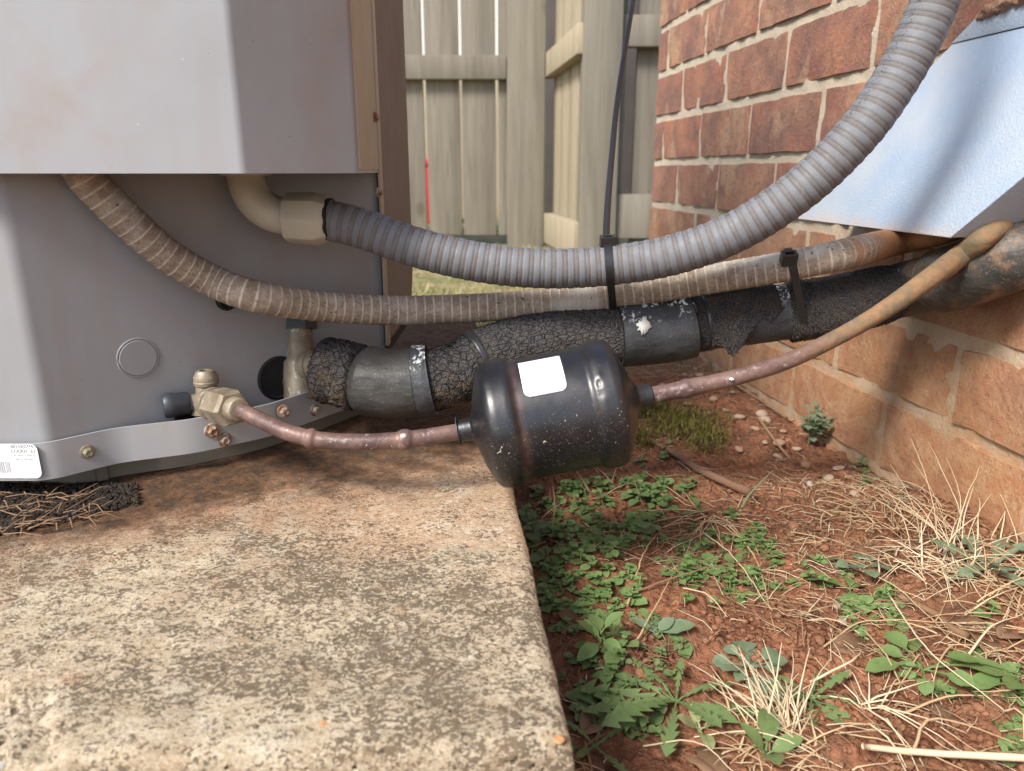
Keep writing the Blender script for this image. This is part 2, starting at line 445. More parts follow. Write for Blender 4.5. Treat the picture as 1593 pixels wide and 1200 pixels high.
def foam_m(name, scale, stretch, depth, brown):
    m = M(name, .95, .15, disp=True)
    co = m.map(m.uv, (stretch, 1, 1))
    co = m.warp(m.warp(co, scale * .15, 1.6 / scale), scale * .8, .6 / scale)
    e1 = m.vor(scale, 'DISTANCE_TO_EDGE', co=co); e2 = m.vor(scale * 2.3, 'DISTANCE_TO_EDGE', co=co)
    k1 = m.ramp(e1, [(.0, 0), (.10, .75), (.4, 1)]); k2 = m.ramp(e2, [(.0, 0), (.12, .8), (.4, 1)])
    km = m.ramp(m.noise(scale * .4, 3), [(.3, .35), (.55, .85)])
    k1 = m.math('MAXIMUM', k1, m.math('SUBTRACT', 1.0, m.math('ADD', km, .15)))
    h = m.math('MULTIPLY', k1, m.math('ADD', m.math('MULTIPLY', k2, .4), .6))
    h2 = m.math('ADD', h, m.math('MULTIPLY', m.noise(900, 3), .25))
    c = m.mix(h, (.005, .005, .005), (.080, .077, .080))
    c = m.mix(m.ramp(m.noise(1500, 2), [(.5, 0), (.65, .7)]), c, (.13, .125, .125))
    nz = m.sep(m.geo('Normal'))[2]
    c = m.mix(m.math('MULTIPLY', m.math('MULTIPLY', m.ramp(nz, [(-.95, 1), (-.45, 0)]), m.ramp(m.noise(120, 4), [(.4, 0), (.6, 1)])), brown), c, (.22, .16, .10))
    m.col(c); m.disp(h2, depth, .8); return m.m
MAT['foam_coarse'] = foam_m('cracked_black_foam_coarse', 210, 1.0, .0024, .9)
MAT['foam_long'] = foam_m('cracked_black_foam_long', 330, .55, .0016, .5)
MAT['foam_fine'] = foam_m('crumbled_black_foam_fine', 620, .9, .0020, .4)

def concrete_m():
    m = M('weathered_concrete', .92, .2, disp=True)
    P = m.geo(); s = m.sep(P)
    wp = m.warp(P, 14, .06)
    big = m.noise(13, 6, .62, co=wp); mid = m.noise(55, 6, .7, co=m.map(P, (1, 1.6, 1)))
    fine = m.noise(1250, 4, .75, co=m.map(P, (.8, 1, 1))); fine2 = m.noise(620, 4, .75, co=m.map(P, (.7, 1.1, 1), loc=(4, 2, 1)))
    c = m.mix(m.ramp(mid, [(.35, 0), (.65, 1)]), (.38, .30, .19), (.62, .54, .39))
    # orange clay stains, mostly by the unit
    yb = m.ramp(m.math('ADD', s[1], m.math('MULTIPLY', m.noise(9, 4), .16)), [(.38, 0), (.45, 1)])
    orange = m.math('MULTIPLY', m.ramp(m.noise(15, 5, co=m.map(wp, loc=(7, 3, 0))), [(.41, 0), (.52, 1)]), m.math('ADD', m.math('MULTIPLY', yb, .7), .15))
    c = m.mix(m.math('MULTIPLY', orange, .85), c, (.45, .255, .14))
    spots = m.ramp(m.vor(24, co=m.warp(P, 60, .02)), [(.10, 1), (.16, 0)])
    c = m.mix(m.math('MULTIPLY', spots, .7), c, (.50, .29, .16))
    pale = m.ramp(m.noise(38, 6, .7, co=m.map(wp, loc=(1, 8, 0))), [(.56, 0), (.66, 1)])
    c = m.mix(m.math('MULTIPLY', pale, .6), c, (.66, .60, .50))
    # black algae crust broken up grain by grain
    band = m.ramp(m.math('ADD', s[1], m.math('MULTIPLY', m.math('SUBTRACT', m.noise(8, 4), .5), .25)), [(.195, .55), (.24, .95), (.34, 1), (.42, .55), (.55, .45), (.62, .8)])
    cover = m.math('MULTIPLY', m.ramp(big, [(.34, .35), (.60, 1)]), band)
    grain = m.math('ADD', m.math('MULTIPLY', fine, .55), m.math('MULTIPLY', fine2, .45))
    cg = m.sep(m.vor(620, co=m.warp(m.map(P, (.8, 1.1, 1)), 500, .0012), out='Color')); cf = m.sep(m.vor(1150, co=m.map(P, (1, 1.1, 1), loc=(3, 1, 0)), out='Color'))
    cellr = m.math('ADD', m.math('MULTIPLY', cg[0], .55), m.math('MULTIPLY', cf[0], .45))
    c = m.mix(m.math('MULTIPLY', m.ramp(cellr, [(.5, 0), (.8, 1)]), .5), c, (.70, .63, .50))
    c = m.mix(m.math('MULTIPLY', m.ramp(cf[1], [(.0, 1), (.35, 0)]), .35), c, (.22, .16, .10))
    prob = m.math('ADD', m.math('MULTIPLY', cover, .70), m.math('MULTIPLY', m.math('SUBTRACT', m.noise(75, 5, .7, co=m.map(P, (.7, 1, 1), loc=(2, 5, 2))), .5), 1.8))
    prob = m.math('MINIMUM', prob, .66)
    grit = m.ramp(m.math('SUBTRACT', prob, cellr), [(-.03, 0), (.05, 1)])
    th = m.math('SUBTRACT', m.math('ADD', grain, m.math('ADD', m.math('MULTIPLY', cover, .150), m.math('MULTIPLY', m.math('SUBTRACT', m.noise(120, 5, .7, co=m.map(P, (.6, 1, 1), loc=(2, 2, 2))), .5), .30))), .600)
    algae = m.ramp(m.math('MULTIPLY', th, 10), [(0, 0), (.6, 1)])
    c = m.mix(m.ramp(grain, [(.36, .75), (.46, 0)]), c, (.17, .12, .075))
    c = m.mix(m.ramp(fine2, [(.55, 0), (.63, .6)]), c, (.72, .66, .55))
    algae = m.math('MAXIMUM', m.math('MULTIPLY', grit, .9), m.math('MULTIPLY', algae, .45))
    c = m.mix(m.math('MULTIPLY', algae, .92), c, m.mix(m.noise(90, 3), (.035, .027, .020), (.085, .064, .044)))
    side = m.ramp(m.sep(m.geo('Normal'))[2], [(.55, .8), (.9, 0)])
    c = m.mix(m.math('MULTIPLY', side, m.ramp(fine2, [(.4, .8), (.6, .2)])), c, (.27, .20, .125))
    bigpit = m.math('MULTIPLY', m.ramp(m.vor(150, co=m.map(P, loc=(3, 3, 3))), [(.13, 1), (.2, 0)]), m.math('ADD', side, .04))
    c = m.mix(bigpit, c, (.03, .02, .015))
    pits = m.ramp(m.vor(210), [(.10, 1), (.17, 0)])
    pm = m.math('MULTIPLY', pits, m.ramp(m.noise(30, 2), [(.5, 0), (.6, 1)]))
    c = m.mix(m.math('MULTIPLY', pm, .8), c, (.06, .045, .03))
    # rust-brown earth stain by the unit foot and far part, unit shadow painted in
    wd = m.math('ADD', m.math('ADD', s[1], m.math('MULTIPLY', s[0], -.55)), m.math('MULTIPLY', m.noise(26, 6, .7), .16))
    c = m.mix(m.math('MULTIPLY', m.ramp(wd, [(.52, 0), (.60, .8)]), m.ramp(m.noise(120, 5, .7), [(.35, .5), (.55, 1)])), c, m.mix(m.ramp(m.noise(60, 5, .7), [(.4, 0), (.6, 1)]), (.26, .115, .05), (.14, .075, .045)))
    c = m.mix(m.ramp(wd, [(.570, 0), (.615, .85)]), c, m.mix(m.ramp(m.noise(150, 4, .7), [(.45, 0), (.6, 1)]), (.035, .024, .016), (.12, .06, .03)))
    m.col(c)
    h = m.math('SUBTRACT', m.math('ADD', m.math('MULTIPLY', grain, .8), m.math('MULTIPLY', mid, .5)), m.math('MULTIPLY', pm, .8))
    m.disp(m.math('SUBTRACT', h, bigpit), .0024, .6); return m.m
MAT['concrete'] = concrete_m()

def brick_m():
    m = M('brick', .82, .3)
    rnd = m.objrand(); P = m.geo(); s = m.sep(P)
    co = m.n('ShaderNodeVectorMath', operation='ADD'); m.set(co.inputs[0], m.co)
    cv = m.n('ShaderNodeCombineXYZ'); m.set(cv.inputs[0], m.math('MULTIPLY', rnd, 37)); m.set(cv.inputs[2], m.math('MULTIPLY', rnd, 11)); m.set(co.inputs[1], cv.outputs[0])
    co = co.outputs[0]
    base = m.ramp(rnd, [(0, (.42, .195, .115)), (.25, (.34, .15, .10)), (.5, (.45, .24, .14)), (.72, (.31, .155, .11)), (1, (.46, .27, .165))])
    c = m.mix(m.ramp(m.noise(17, 5, .6, co=co), [(.38, 0), (.62, 1)]), base, (.20, .11, .09))
    c = m.mix(m.math('MULTIPLY', m.ramp(m.noise(24, 4, co=m.map(co, loc=(5, 5, 5))), [(.5, 0), (.66, 1)]), .5), c, (.36, .13, .09))
    c = m.mix(m.math('MULTIPLY', m.ramp(m.noise(14, 4, .6, co=m.map(co, (1, 1, .6), loc=(2, 9, 5))), [(.57, 0), (.62, 1)]), .7), c, (.42, .27, .17))
    c = m.mix(m.ramp(m.noise(70, 5, .7, co=m.map(co, loc=(1, 2, 5))), [(.5, 0), (.65, .5)]), c, (.17, .10, .08))
    c = m.mix(m.ramp(m.noise(420, 3), [(.62, 0), (.72, .6)]), c, (.5, .36, .26))
    c = m.mix(m.ramp(m.vor(260, co=m.warp(P, 200, .004)), [(.10, .75), (.15, 0)]), c, (.05, .025, .02))
    mudf = m.ramp(m.math('ADD', s[2], m.math('MULTIPLY', m.math('SUBTRACT', m.noise(16, 5, .65, co=P), .5), .22)), [(.08, 1), (.27, 0)])
    mud = m.mix(m.ramp(m.noise(60, 5, co=P), [(.4, 0), (.62, 1)]), (.42, .20, .09), (.46, .27, .14))
    c = m.mix(m.math('MULTIPLY', mudf, m.ramp(m.noise(30, 5, .7, co=P), [(.35, .5), (.55, .88)])), c, mud)
    m.col(c)
    c2 = m.mix(m.ramp(m.noise(240, 4, .7), [(.54, 0), (.66, .45)]), c, (.13, .07, .045)); m.col(c2)
    m.bump(m.math('ADD', m.noise(260, 6, .75), m.math('MULTIPLY', m.noise(45, 3), .8)), .0026, .9); return m.m
MAT['brick'] = brick_m()
def mortar_m():
    m = M('sandy_mortar', .92, .2)
    P = m.geo(); s = m.sep(P)
    c = m.mix(m.noise(60, 5), (.44, .37, .28), (.60, .52, .41))
    c = m.mix(m.ramp(m.noise(700, 3), [(.6, 0), (.7, .6)]), c, (.2, .15, .1))
    mudf = m.ramp(m.math('ADD', s[2], m.math('MULTIPLY', m.math('SUBTRACT', m.noise(16, 5, .65, co=P), .5), .2)), [(.08, 1), (.24, 0)])
    c = m.mix(m.math('MULTIPLY', mudf, m.ramp(m.noise(45, 5, .7, co=P), [(.4, .5), (.6, 1)])), c, (.42, .25, .135))
    m.col(c); m.bump(m.noise(300, 5, .75), .002, 1); return m.m
MAT['mortar'] = mortar_m()

def wood_m(name, a, b, sc_=1.0):
    m = M(name, .8, .25)
    g = m.noise(30 * sc_, 5, .6, co=m.map(m.co, (1, 1, .06)), dist=.6)
    f = m.noise(160 * sc_, 4, .6, co=m.map(m.co, (1, 1, .04)))
    c = m.mix(m.ramp(g, [(.35, 0), (.65, 1)]), a, b)
    c = m.mix(m.ramp(f, [(.55, 0), (.7, .5)]), c, tuple(x * .6 for x in a))
    c = m.mix(m.math('MULTIPLY', m.objrand(), .25), c, tuple(x * .75 for x in b))
    k = m.ramp(m.vor(4.5, co=m.map(m.co, (1, 1, .6))), [(.05, 1), (.10, 0)])
    c = m.mix(m.math('MULTIPLY', k, .6), c, (.12, .09, .06))
    m.col(c); m.bump(f, .001, .5); return m.m
MAT['fence'] = wood_m('weathered_stained_wood', (.165, .147, .118), (.235, .212, .172))
MAT['fence_pale'] = wood_m('pale_sunlit_treated_wood', (.28, .235, .165), (.36, .31, .22))
MAT['post'] = wood_m('grey_weathered_post', (.17, .152, .122), (.25, .228, .18))

def hood_m():
    m = M('hammered_blue_grey_paint', .48, .5)
    P = m.geo(); s = m.sep(P)
    c = m.mix(m.noise(30, 4), (.26, .34, .46), (.33, .40, .49))
    c = m.mix(m.math('MULTIPLY', m.ramp(m.noise(12, 4, co=m.map(P, loc=(3, 3, 3))), [(.45, 0), (.65, 1)]), .4), c, (.46, .46, .43))
    low = m.ramp(m.math('ADD', s[2], m.math('MULTIPLY', m.noise(70, 5), .02)), [(.228, 1), (.243, 0)])
    c = m.mix(m.math('MULTIPLY', low, .55), c, (.50, .33, .2))
    c = m.mix(m.ramp(m.noise(500, 2), [(.73, 0), (.77, .7)]), c, (.78, .78, .76))
    m.col(c); m.bump(m.noise(650, 3, .6), .0009, .8); return m.m
MAT['hood'] = hood_m()

def soil_m():
    m = M('red_clay_soil', .95, .15, disp=True)
    P = m.geo(); s = m.sep(P)
    c = m.mix(m.ramp(m.noise(22, 6, .65, co=P), [(.35, 0), (.65, 1)]), (.14, .060, .034), (.31, .140, .075))
    c = m.mix(m.ramp(m.noise(90, 5, .7, co=P), [(.5, 0), (.68, .85)]), c, (.085, .046, .030))
    c = m.mix(m.ramp(m.noise(380, 3, co=P), [(.6, 0), (.7, .5)]), c, (.38, .23, .14))
    c = m.mix(m.ramp(m.noise(13, 5, co=m.map(P, loc=(4, 4, 0))), [(.55, 0), (.66, .7)]), c, (.13, .08, .05))
    far = m.ramp(m.math('ADD', s[1], m.math('MULTIPLY', m.noise(9, 4, co=P), .4)), [(0, 0), (.01, 0)])
    fr = m.n('ShaderNodeMapRange'); m.set(fr.inputs[0], m.math('ADD', s[1], m.math('MULTIPLY', m.noise(7, 4, co=P), .5))); fr.inputs[1].default_value = 1.15; fr.inputs[2].default_value = 1.6
    lawn = m.mix(m.ramp(m.noise(7, 6, .7, co=P), [(.4, 0), (.62, 1)]), (.30, .235, .12), (.13, .15, .05))
    lawn = m.mix(m.ramp(m.noise(50, 4, co=P), [(.45, 0), (.65, .6)]), lawn, (.40, .31, .2))
    c = m.mix(fr.outputs[0], c, lawn)
    m.col(c)
    h = m.math('ADD', m.math('MULTIPLY', m.noise(60, 6, .7, co=P), 1.0), m.math('MULTIPLY', m.ramp(m.vor(150, co=m.warp(P, 80, .01)), [(0, 1), (.7, 0)]), .35))
    m.disp(h, .009, .7); return m.m
MAT['soil'] = soil_m()
def clod_m():
    m = M('red_clay_clods', .95, .15)
    c = m.mix(m.noise(40, 4, co=m.geo()), (.15, .072, .042), (.33, .165, .09)); m.col(c); m.bump(m.noise(500, 4), .002, 1); return m.m
MAT['clod'] = clod_m()
def stone_m():
    m = M('pale_pebble', .7, .3)
    c = m.ramp(m.objrand(), [(0, (.40, .26, .16)), (.4, (.48, .38, .28)), (.7, (.33, .19, .12)), (1, (.52, .47, .40))])
    c = m.mix(m.ramp(m.noise(200, 4), [(.5, 0), (.65, .6)]), c, (.30, .14, .07)); m.col(c); m.bump(m.noise(400, 3), .0008, .7); return m.m
MAT['stone'] = stone_m()
def leaf_m(name, a, b, vein=(.16, .22, .08), rough=.5):
    m = M(name, rough, .4)
    isl = m.n('ShaderNodeNewGeometry').outputs['Random Per Island']
    c = m.mix(m.math('MULTIPLY', m.math('ADD', isl, m.objrand()), .5), a, b)
    s = m.sep(m.uv)
    mid = m.ramp(m.math('ABSOLUTE', m.math('SUBTRACT', s[1], .5)), [(.02, .7), (.07, 0)])
    c = m.mix(mid, c, vein)
    c = m.mix(m.ramp(m.noise(150, 4), [(.55, 0), (.7, .45)]), c, tuple(x * .6 for x in a))
    c = m.mix(m.ramp(m.noise(60, 4, co=m.map(m.co, loc=(5, 5, 5))), [(.64, 0), (.72, .6)]), c, (.22, .15, .07))
    m.col(c); m.b.inputs['Subsurface Weight'].default_value = 0
    tr = m.n('ShaderNodeBsdfTranslucent'); m.set(tr.inputs[0], m.mix(.0, m.mix(.5, c, (.16, .26, .04)), c))
    ms = m.n('ShaderNodeMixShader'); ms.inputs[0].default_value = .25
    m.nt.links.new(m.b.outputs[0], ms.inputs[1]); m.nt.links.new(tr.outputs[0], ms.inputs[2]); m.nt.links.new(ms.outputs[0], m.out.inputs[0])
    m.bump(m.noise(500, 3), .0005, .6); return m.m
MAT['leaf'] = leaf_m('fresh_green_leaf', (.11, .19, .055), (.20, .29, .11))
MAT['leaf_dark'] = leaf_m('dull_green_leaf', (.11, .175, .06), (.18, .25, .10))
MAT['leaf_blue'] = leaf_m('bluish_green_leaf', (.13, .19, .11), (.20, .26, .17))
MAT['leaf_pale'] = leaf_m('yellowing_pale_leaf', (.27, .32, .13), (.36, .36, .2))
MAT['dead_leaf'] = leaf_m('dead_brown_leaf', (.17, .095, .06), (.27, .16, .09), (.12, .07, .04), .8)
def straw_m(name, a, b):
    m = M(name, .7, .3)
    isl = m.n('ShaderNodeNewGeometry').outputs['Random Per Island']
    c = m.mix(m.math('MULTIPLY', m.math('ADD', isl, m.objrand()), .5), a, b); m.col(c)
    m.bump(m.noise(600, 3), .0004, .6); return m.m
MAT['straw'] = straw_m('dry_straw', (.30, .19, .10), (.54, .40, .24))
MAT['straw_pale'] = straw_m('bleached_straw', (.42, .31, .18), (.66, .56, .40))
MAT['straw_dark'] = straw_m('brown_litter', (.14, .08, .045), (.32, .20, .11))
MAT['moss'] = straw_m('olive_moss', (.065, .065, .014), (.17, .14, .035))
MAT['twig'] = simple('brown_twig', (.16, .085, .05), .85, .3, 90, .001)
MAT['grass_green'] = straw_m('short_yellow_green_grass', (.14, .17, .05), (.42, .34, .18))
MAT['litter_soil'] = simple('dark_humus', (.030, .021, .014), .95, .95, 260, .006)

# ================================================================== SETTING
# ---- soil sheet
def spaced(a0, a1, st, far, g=1.25):
    c = list(np.arange(a0, a1, st)); 
    lo, x, d = [], a0, st
    while x > -far: d *= g; x -= d; lo.append(x)
    hi, x, d = [], c[-1], st
    while x < far: d *= g; x += d; hi.append(x)
    return np.array(lo[::-1] + c + hi)
def soil_h(x, y):
    x = np.asarray(x, float); y = np.asarray(y, float)
    wall_x = .4112 - .1263 * y
    h = .018 * sstep(.12, .0, wall_x - x) * sstep(.75, .45, y) - .010 * sstep(.9, 1.2, y) * 0
    h = h + .007 * fbm(x * 9, y * 9, seed=3) * sstep(3, 1.2, y) + .0035 * fbm(x * 45, y * 45, oct=3, seed=9) * sstep(2, 1.2, y)
    h = h - .02 * sstep(1.5, 3.2, y)
    h = h - .006 * sstep(.05, .02, x - (.021 - .09 * (y - .219))) * sstep(1.2, 1.0, y)   # trench beside the slab
    return h
gx = spaced(-.03, .46, .0028, 60); gy = spaced(.18, 1.25, .0034, 60)
X, Y = np.meshgrid(gx, gy, indexing='ij')
Z = soil_h(X, Y)
n1, n2 = X.shape; idx = np.arange(n1 * n2).reshape(n1, n2)
Fq = np.stack([idx[:-1, :-1], idx[1:, :-1], idx[1:, 1:], idx[:-1, 1:]], -1).reshape(-1, 4)
o = obj('ground', mesh_np('ground', np.stack([X, Y, Z], -1).reshape(-1, 3), Fq), MAT['soil'], kind='structure')

# ---- concrete slab, front and right edges rounded over
SLZ = .070
def edge_x(y): return .021 - .09 * (y - .219)
def drop(t, r=.007, wdown=.085):
    t = np.maximum(t, 0); q = r * np.pi / 2
    out = np.where(t < q, r * np.sin(np.minimum(t, q) / r), r + (t - q) * .10)
    dn = np.where(t < q, r * (1 - np.cos(np.minimum(t, q) / r)), r + (t - q))
    return out, dn
tu = np.concatenate([np.linspace(-1.3, -.42, 20)[:-1], np.arange(-.42, 0, .0016), np.arange(0, .09, .0022)])
tv = np.concatenate([-np.arange(0, .09, .0022)[::-1], np.arange(.0016, .30, .0016), np.arange(.30, .9, .004)])
U, Vv = np.meshgrid(tu, tv, indexing='ij')
ou, du = drop(U); ov, dv = drop(-Vv)
yb = .2155 - ov * 1.0 + np.maximum(Vv, 0)
xe = edge_x(yb)
X = xe - .007 + np.minimum(U, 0) + ou; Yg = yb + .007 + .05 * (X)
wob = .0007 * fbm(X * 22, Yg * 22, seed=5)
X = X + wob * (U > -.02); Yg = Yg + wob * (Vv < .02)
Z = SLZ - np.minimum(du + dv, .10) + .0011 * fbm(X * 25, Yg * 25, seed=6, oct=3)
chip = sstep(.052, .02, np.hypot((X + .222) / 1.25, (Yg - .214)) + .010 * fbm(X * 60, Yg * 60, seed=8))
Z = Z - chip * (.009 + .0055 * fbm(X * 160, Yg * 160, seed=2))
n1, n2 = X.shape; idx = np.arange(n1 * n2).reshape(n1, n2)
Fq = np.stack([idx[:-1, :-1], idx[1:, :-1], idx[1:, 1:], idx[:-1, 1:]], -1).reshape(-1, 4)
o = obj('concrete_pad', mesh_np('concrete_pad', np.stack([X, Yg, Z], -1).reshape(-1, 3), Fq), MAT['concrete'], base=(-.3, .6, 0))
tag(o, 'weathered concrete equipment pad with black algae crust and orange clay stains', 'concrete slab')
pad = o
# aggregate stones exposed at the chipped corner and in the front bevel
def rock_me(name, r, seed, sub=2, flat=.7):
    bm = bmesh.new(); bmesh.ops.create_icosphere(bm, subdivisions=sub, radius=r)
    V = np.array([v.co for v in bm.verts]); d = 1 + .35 * fbm(V[:, 0] / r * .9, V[:, 1] / r * .9, V[:, 2] / r * .9, oct=2, seed=seed)
    for v, k in zip(bm.verts, d): v.co *= k; v.co.z *= flat
    me = bpy.data.meshes.new(name); bm.to_mesh(me); bm.free(); me.polygons.foreach_set('use_smooth', np.ones(len(me.polygons), bool)); return me
def agg_mat(name, c): return simple(name, c, .8, .25, 120, .0015)
AG = [agg_mat('grey_aggregate', (.27, .27, .255)), agg_mat('orange_aggregate', (.42, .22, .09)), agg_mat('white_aggregate', (.5, .48, .44))]
for i, (px, py, r, k) in enumerate([(8, 1180, .0055, 0), (70, 1192, .0045, 0), (60, 1165, .0024, 1), (88, 1120, .0022, 1), (122, 1147, .0018, 1), (154, 1168, .0022, 1), (112, 1182, .0024, 2),
                                    (30, 1140, .0022, 2), (45, 1190, .0022, 1), (140, 1196, .0026, 2), (757, 1100, .0022, 0), (812, 1111, .0018, 0), (503, 1128, .0032, 1), (870, 1150, .0022, 1), (20, 1115, .0018, 0)]):
    p = PZ(px, py, SLZ - (.009 if px < 200 else .0012))
    me = rock_me('aggregate_stone', r, i, 2, .6 if px < 200 else .35); me.transform(Matrix.Translation(p))
    o2 = obj('aggregate_stone', me, AG[k], parent=pad)

# ---- brick wall of the house
wall = thing('brick_wall', 'red brown brick house wall with sandy mortar running along the right side', 'brick wall', W(.6, 0, 0))
ZL0, CH, BL, JT = .280, .0690, .1655, .0095
s0, s1 = -.45, 1.34
ss = np.arange(s0, s1 + .001, .006); zz = np.concatenate([np.arange(-.08, .62, .006), np.arange(.62, 1.3, .03)])
S_, Z_ = np.meshgrid(ss, zz, indexing='ij')
off = -.0017 + .0010 * fbm(S_ * 60, Z_ * 60, oct=3, seed=12)
Vm = W0 + WDIR * S_[..., None] + WN * off[..., None]; Vm[..., 2] = Z_
n1, n2 = S_.shape; idx = np.arange(n1 * n2).reshape(n1, n2)
Fq = np.stack([idx[:-1, :-1], idx[:-1, 1:], idx[1:, 1:], idx[1:, :-1]], -1).reshape(-1, 4)
obj('mortar', mesh_np('mortar', Vm.reshape(-1, 3), Fq), MAT['mortar'], parent=wall)
core_c = W((s0 + s1) / 2, -.16, .6)
obj('wall_core', box_me('wall_core', core_c, WDIR * (s1 - s0 - .01) / 2, WN * .150, (0, 0, .69)), MAT['mortar'], parent=wall)
brick_src = {}
def brick_mesh(L, seed):
    nx, nz = max(3, int(L / .010)), 7
    u = np.linspace(-L / 2, L / 2, nx + 1); w = np.linspace(-(CH - JT) / 2, (CH - JT) / 2, nz + 1)
    Uu, Ww = np.meshgrid(u, w, indexing='ij')
    eu = np.minimum(Uu + L / 2, L / 2 - Uu); ew = np.minimum(Ww + (CH - JT) / 2, (CH - JT) / 2 - Ww)
    e = np.minimum(eu, ew)
    f = .0010 * (e > .0001) + .0009 * fbm(Uu * 40, Ww * 40, oct=3, seed=seed) * (e > .0001)
    f = f - .0022 * (vnoise(Uu * 55, Ww * 55, seed=seed + 50) > .35) * (e < .011) * (e > .0001)
    f = np.where(e < .0001, -.012, f)
    # outline a little ragged
    Uj = Uu + np.sign(Uu) * (eu < .0001) * 0 + .0010 * vnoise(Uu * 70, Ww * 70, seed=seed + 7); Wj = Ww + .0010 * vnoise(Uu * 70, Ww * 70, seed=seed + 8)
    Uj = np.where((eu < .0001), np.sign(Uu) * (L / 2 + .0004) + .0008 * vnoise(Ww * 90, Ww * 0 + 3, seed=seed), Uj)
    Wj = np.where((ew < .0001), np.sign(Ww) * ((CH - JT) / 2 + .0004) + .0009 * vnoise(Uu * 90, Ww * 0 + 5, seed=seed), Wj)
    # second-outermost ring pushed out so the arris is steep
    V = np.stack([Uj, f, Wj], -1).reshape(-1, 3)
    idx = np.arange(V.shape[0]).reshape(nx + 1, nz + 1)
    Fq = np.stack([idx[:-1, :-1], idx[:-1, 1:], idx[1:, 1:], idx[1:, :-1]], -1).reshape(-1, 4)
    V2 = V.copy()
    # tighten: move ring 1 close to the outline
    Vg = V2.reshape(nx + 1, nz + 1, 3)
    for (a, b, ax, sgn) in ((1, 0, 0, -1), (nx - 1, nx, 0, 1)): Vg[a, :, 0] = Vg[b, :, 0] - sgn * .0016
    for (a, b) in ((1, 0), (nz - 1, nz)): Vg[:, a, 2] = Vg[:, b, 2] + (.0016 if b == 0 else -.0016)
    me = mesh_np('brick', Vg.reshape(-1, 3), Fq); me.set_sharp_from_angle(angle=R(30)); me.materials.append(MAT['brick']); return me
wb_ = world_base(wall)
def put_brick(s, z, L, v):
    key = (round(L, 3), v)
    if key not in brick_src: brick_src[key] = brick_mesh(L, 20 + v * 3 + int(L * 1000))
    o = bpy.data.objects.new('brick', brick_src[key]); COL.objects.link(o); o.parent = wall
    # local x = -WDIR (so normal (y) faces outwards and z up)
    mt = Matrix(((-WDIR[0], WN[0], 0, 0), (-WDIR[1], WN[1], 0, 0), (0, 0, 1, 0), (0, 0, 0, 1)))
    p = W(s, random.uniform(-.0008, .0008), z)
    o.matrix_local = Matrix.Translation(Vector(p) - wb_) @ mt @ Matrix.Rotation(R(random.uniform(-.35, .35)), 4, 'Y')
nb = 0
for k in range(-5, 14):
    zc = ZL0 + CH * (k + .5)
    if k < -4 and False: continue
    joint = 1.294 if k % 2 == 0 else 1.215
    edges = [s1]
    x = joint
    while x > (-.05 if k < 6 else .2): edges.append(x); x -= BL
    for i in range(len(edges) - 1):
        L = edges[i] - edges[i + 1] - JT if i else edges[i] - edges[i + 1] - JT / 2
        c = (edges[i] + edges[i + 1]) / 2 + (JT / 4 if i == 0 else 0)
        put_brick(c, zc, L, random.randrange(6)); nb += 1
print('bricks', nb)

# ---- fence: far section facing us, side section beside the house, posts
def board(name, c, hw, hd, z0, z1, rz, mat, parent, bev=.002):
    ca, sa = math.cos(rz), math.sin(rz)
    me = box_me(name, (c[0], c[1], (z0 + z1) / 2), (ca * hw, sa * hw, 0), (-sa * hd, ca * hd, 0), (0, 0, (z1 - z0) / 2), bev)
    return obj(name, me, mat, parent=parent)
FZ = -.02
def gx_at(px, py, y): return PY(px, py, y)[0]
yf = 3.0
far = thing('picket_fence', 'weathered wooden picket fence with narrow gaps facing us behind the unit', 'fence', (0, yf, FZ))
xg = [gx_at(p, 200, yf) for p in (661, 718.5, 773)]
pw = (xg[2] - xg[0]) / 2; gap = .010
for i in range(-7, 3):
    c = xg[0] + pw * (i + .5) 
    if c + pw / 2 > gx_at(792, 200, yf): 
        w_ = (gx_at(795, 200, yf) - (xg[2] + gap / 2)) / 2; c = xg[2] + gap / 2 + w_
    else: w_ = pw / 2 - gap / 2
    board('picket', (c, yf + .03), w_, .009, FZ + .04, 1.75, 0, MAT['fence'], far)
xr = gx_at(788, 200, yf)
xl = xr - 1.7
zr0, zr1 = PY(700, 124, yf)[2], PY(700, 87, yf)[2]
for a, b in ((zr0, zr1), (1.55, 1.65)):
    board('rail', ((xl + xr) / 2, yf), (xr - xl) / 2, .019, a, b, 0, MAT['fence'], far)
x0, x1 = gx_at(789, 200, yf - .06), gx_at(847, 200, yf - .06)
post = obj('fence_post', box_me('fence_post', ((x0 + x1) / 2, yf - .02, .85), ((x1 - x0) / 2, 0, 0), (0, .06, 0), (0, 0, .90), .004), MAT['post'], base=((x0 + x1) / 2, yf, FZ))
tag(post, 'wide flat grey wooden post at the right end of the picket fence', 'fence post')
# side section, parallel to the house wall
side = thing('side_fence', 'pale side fence panel with boards and rails running towards the near post', 'fence', (.2, 2.7, FZ))
pa = np.array([gx_at(852, 200, yf - .02), yf - .02]); yb2 = 2.36
pb = np.array([gx_at(905, 200, yb2), yb2])
dv_ = pb - pa; Ls = np.linalg.norm(dv_); dv_ /= Ls; angs = math.atan2(dv_[1], dv_[0]); nrm = np.array([dv_[1], -dv_[0]])
if nrm[0] > 0: nrm = -nrm
nbd = 4
for i in range(nbd):
    t = (i + .5) / nbd * Ls; c = pa + dv_ * t - nrm * .03
    board('picket', c, Ls / nbd / 2 - .012, .009, FZ + .04, 1.75, angs, MAT['fence_pale'], side)
for a, b in ((zr0, zr1), (FZ + .02, FZ + .13), (1.55, 1.65)):
    c = pa + dv_ * Ls / 2
    board('rail', c, Ls / 2, .019, a, b, angs, MAT['fence_pale'], side)
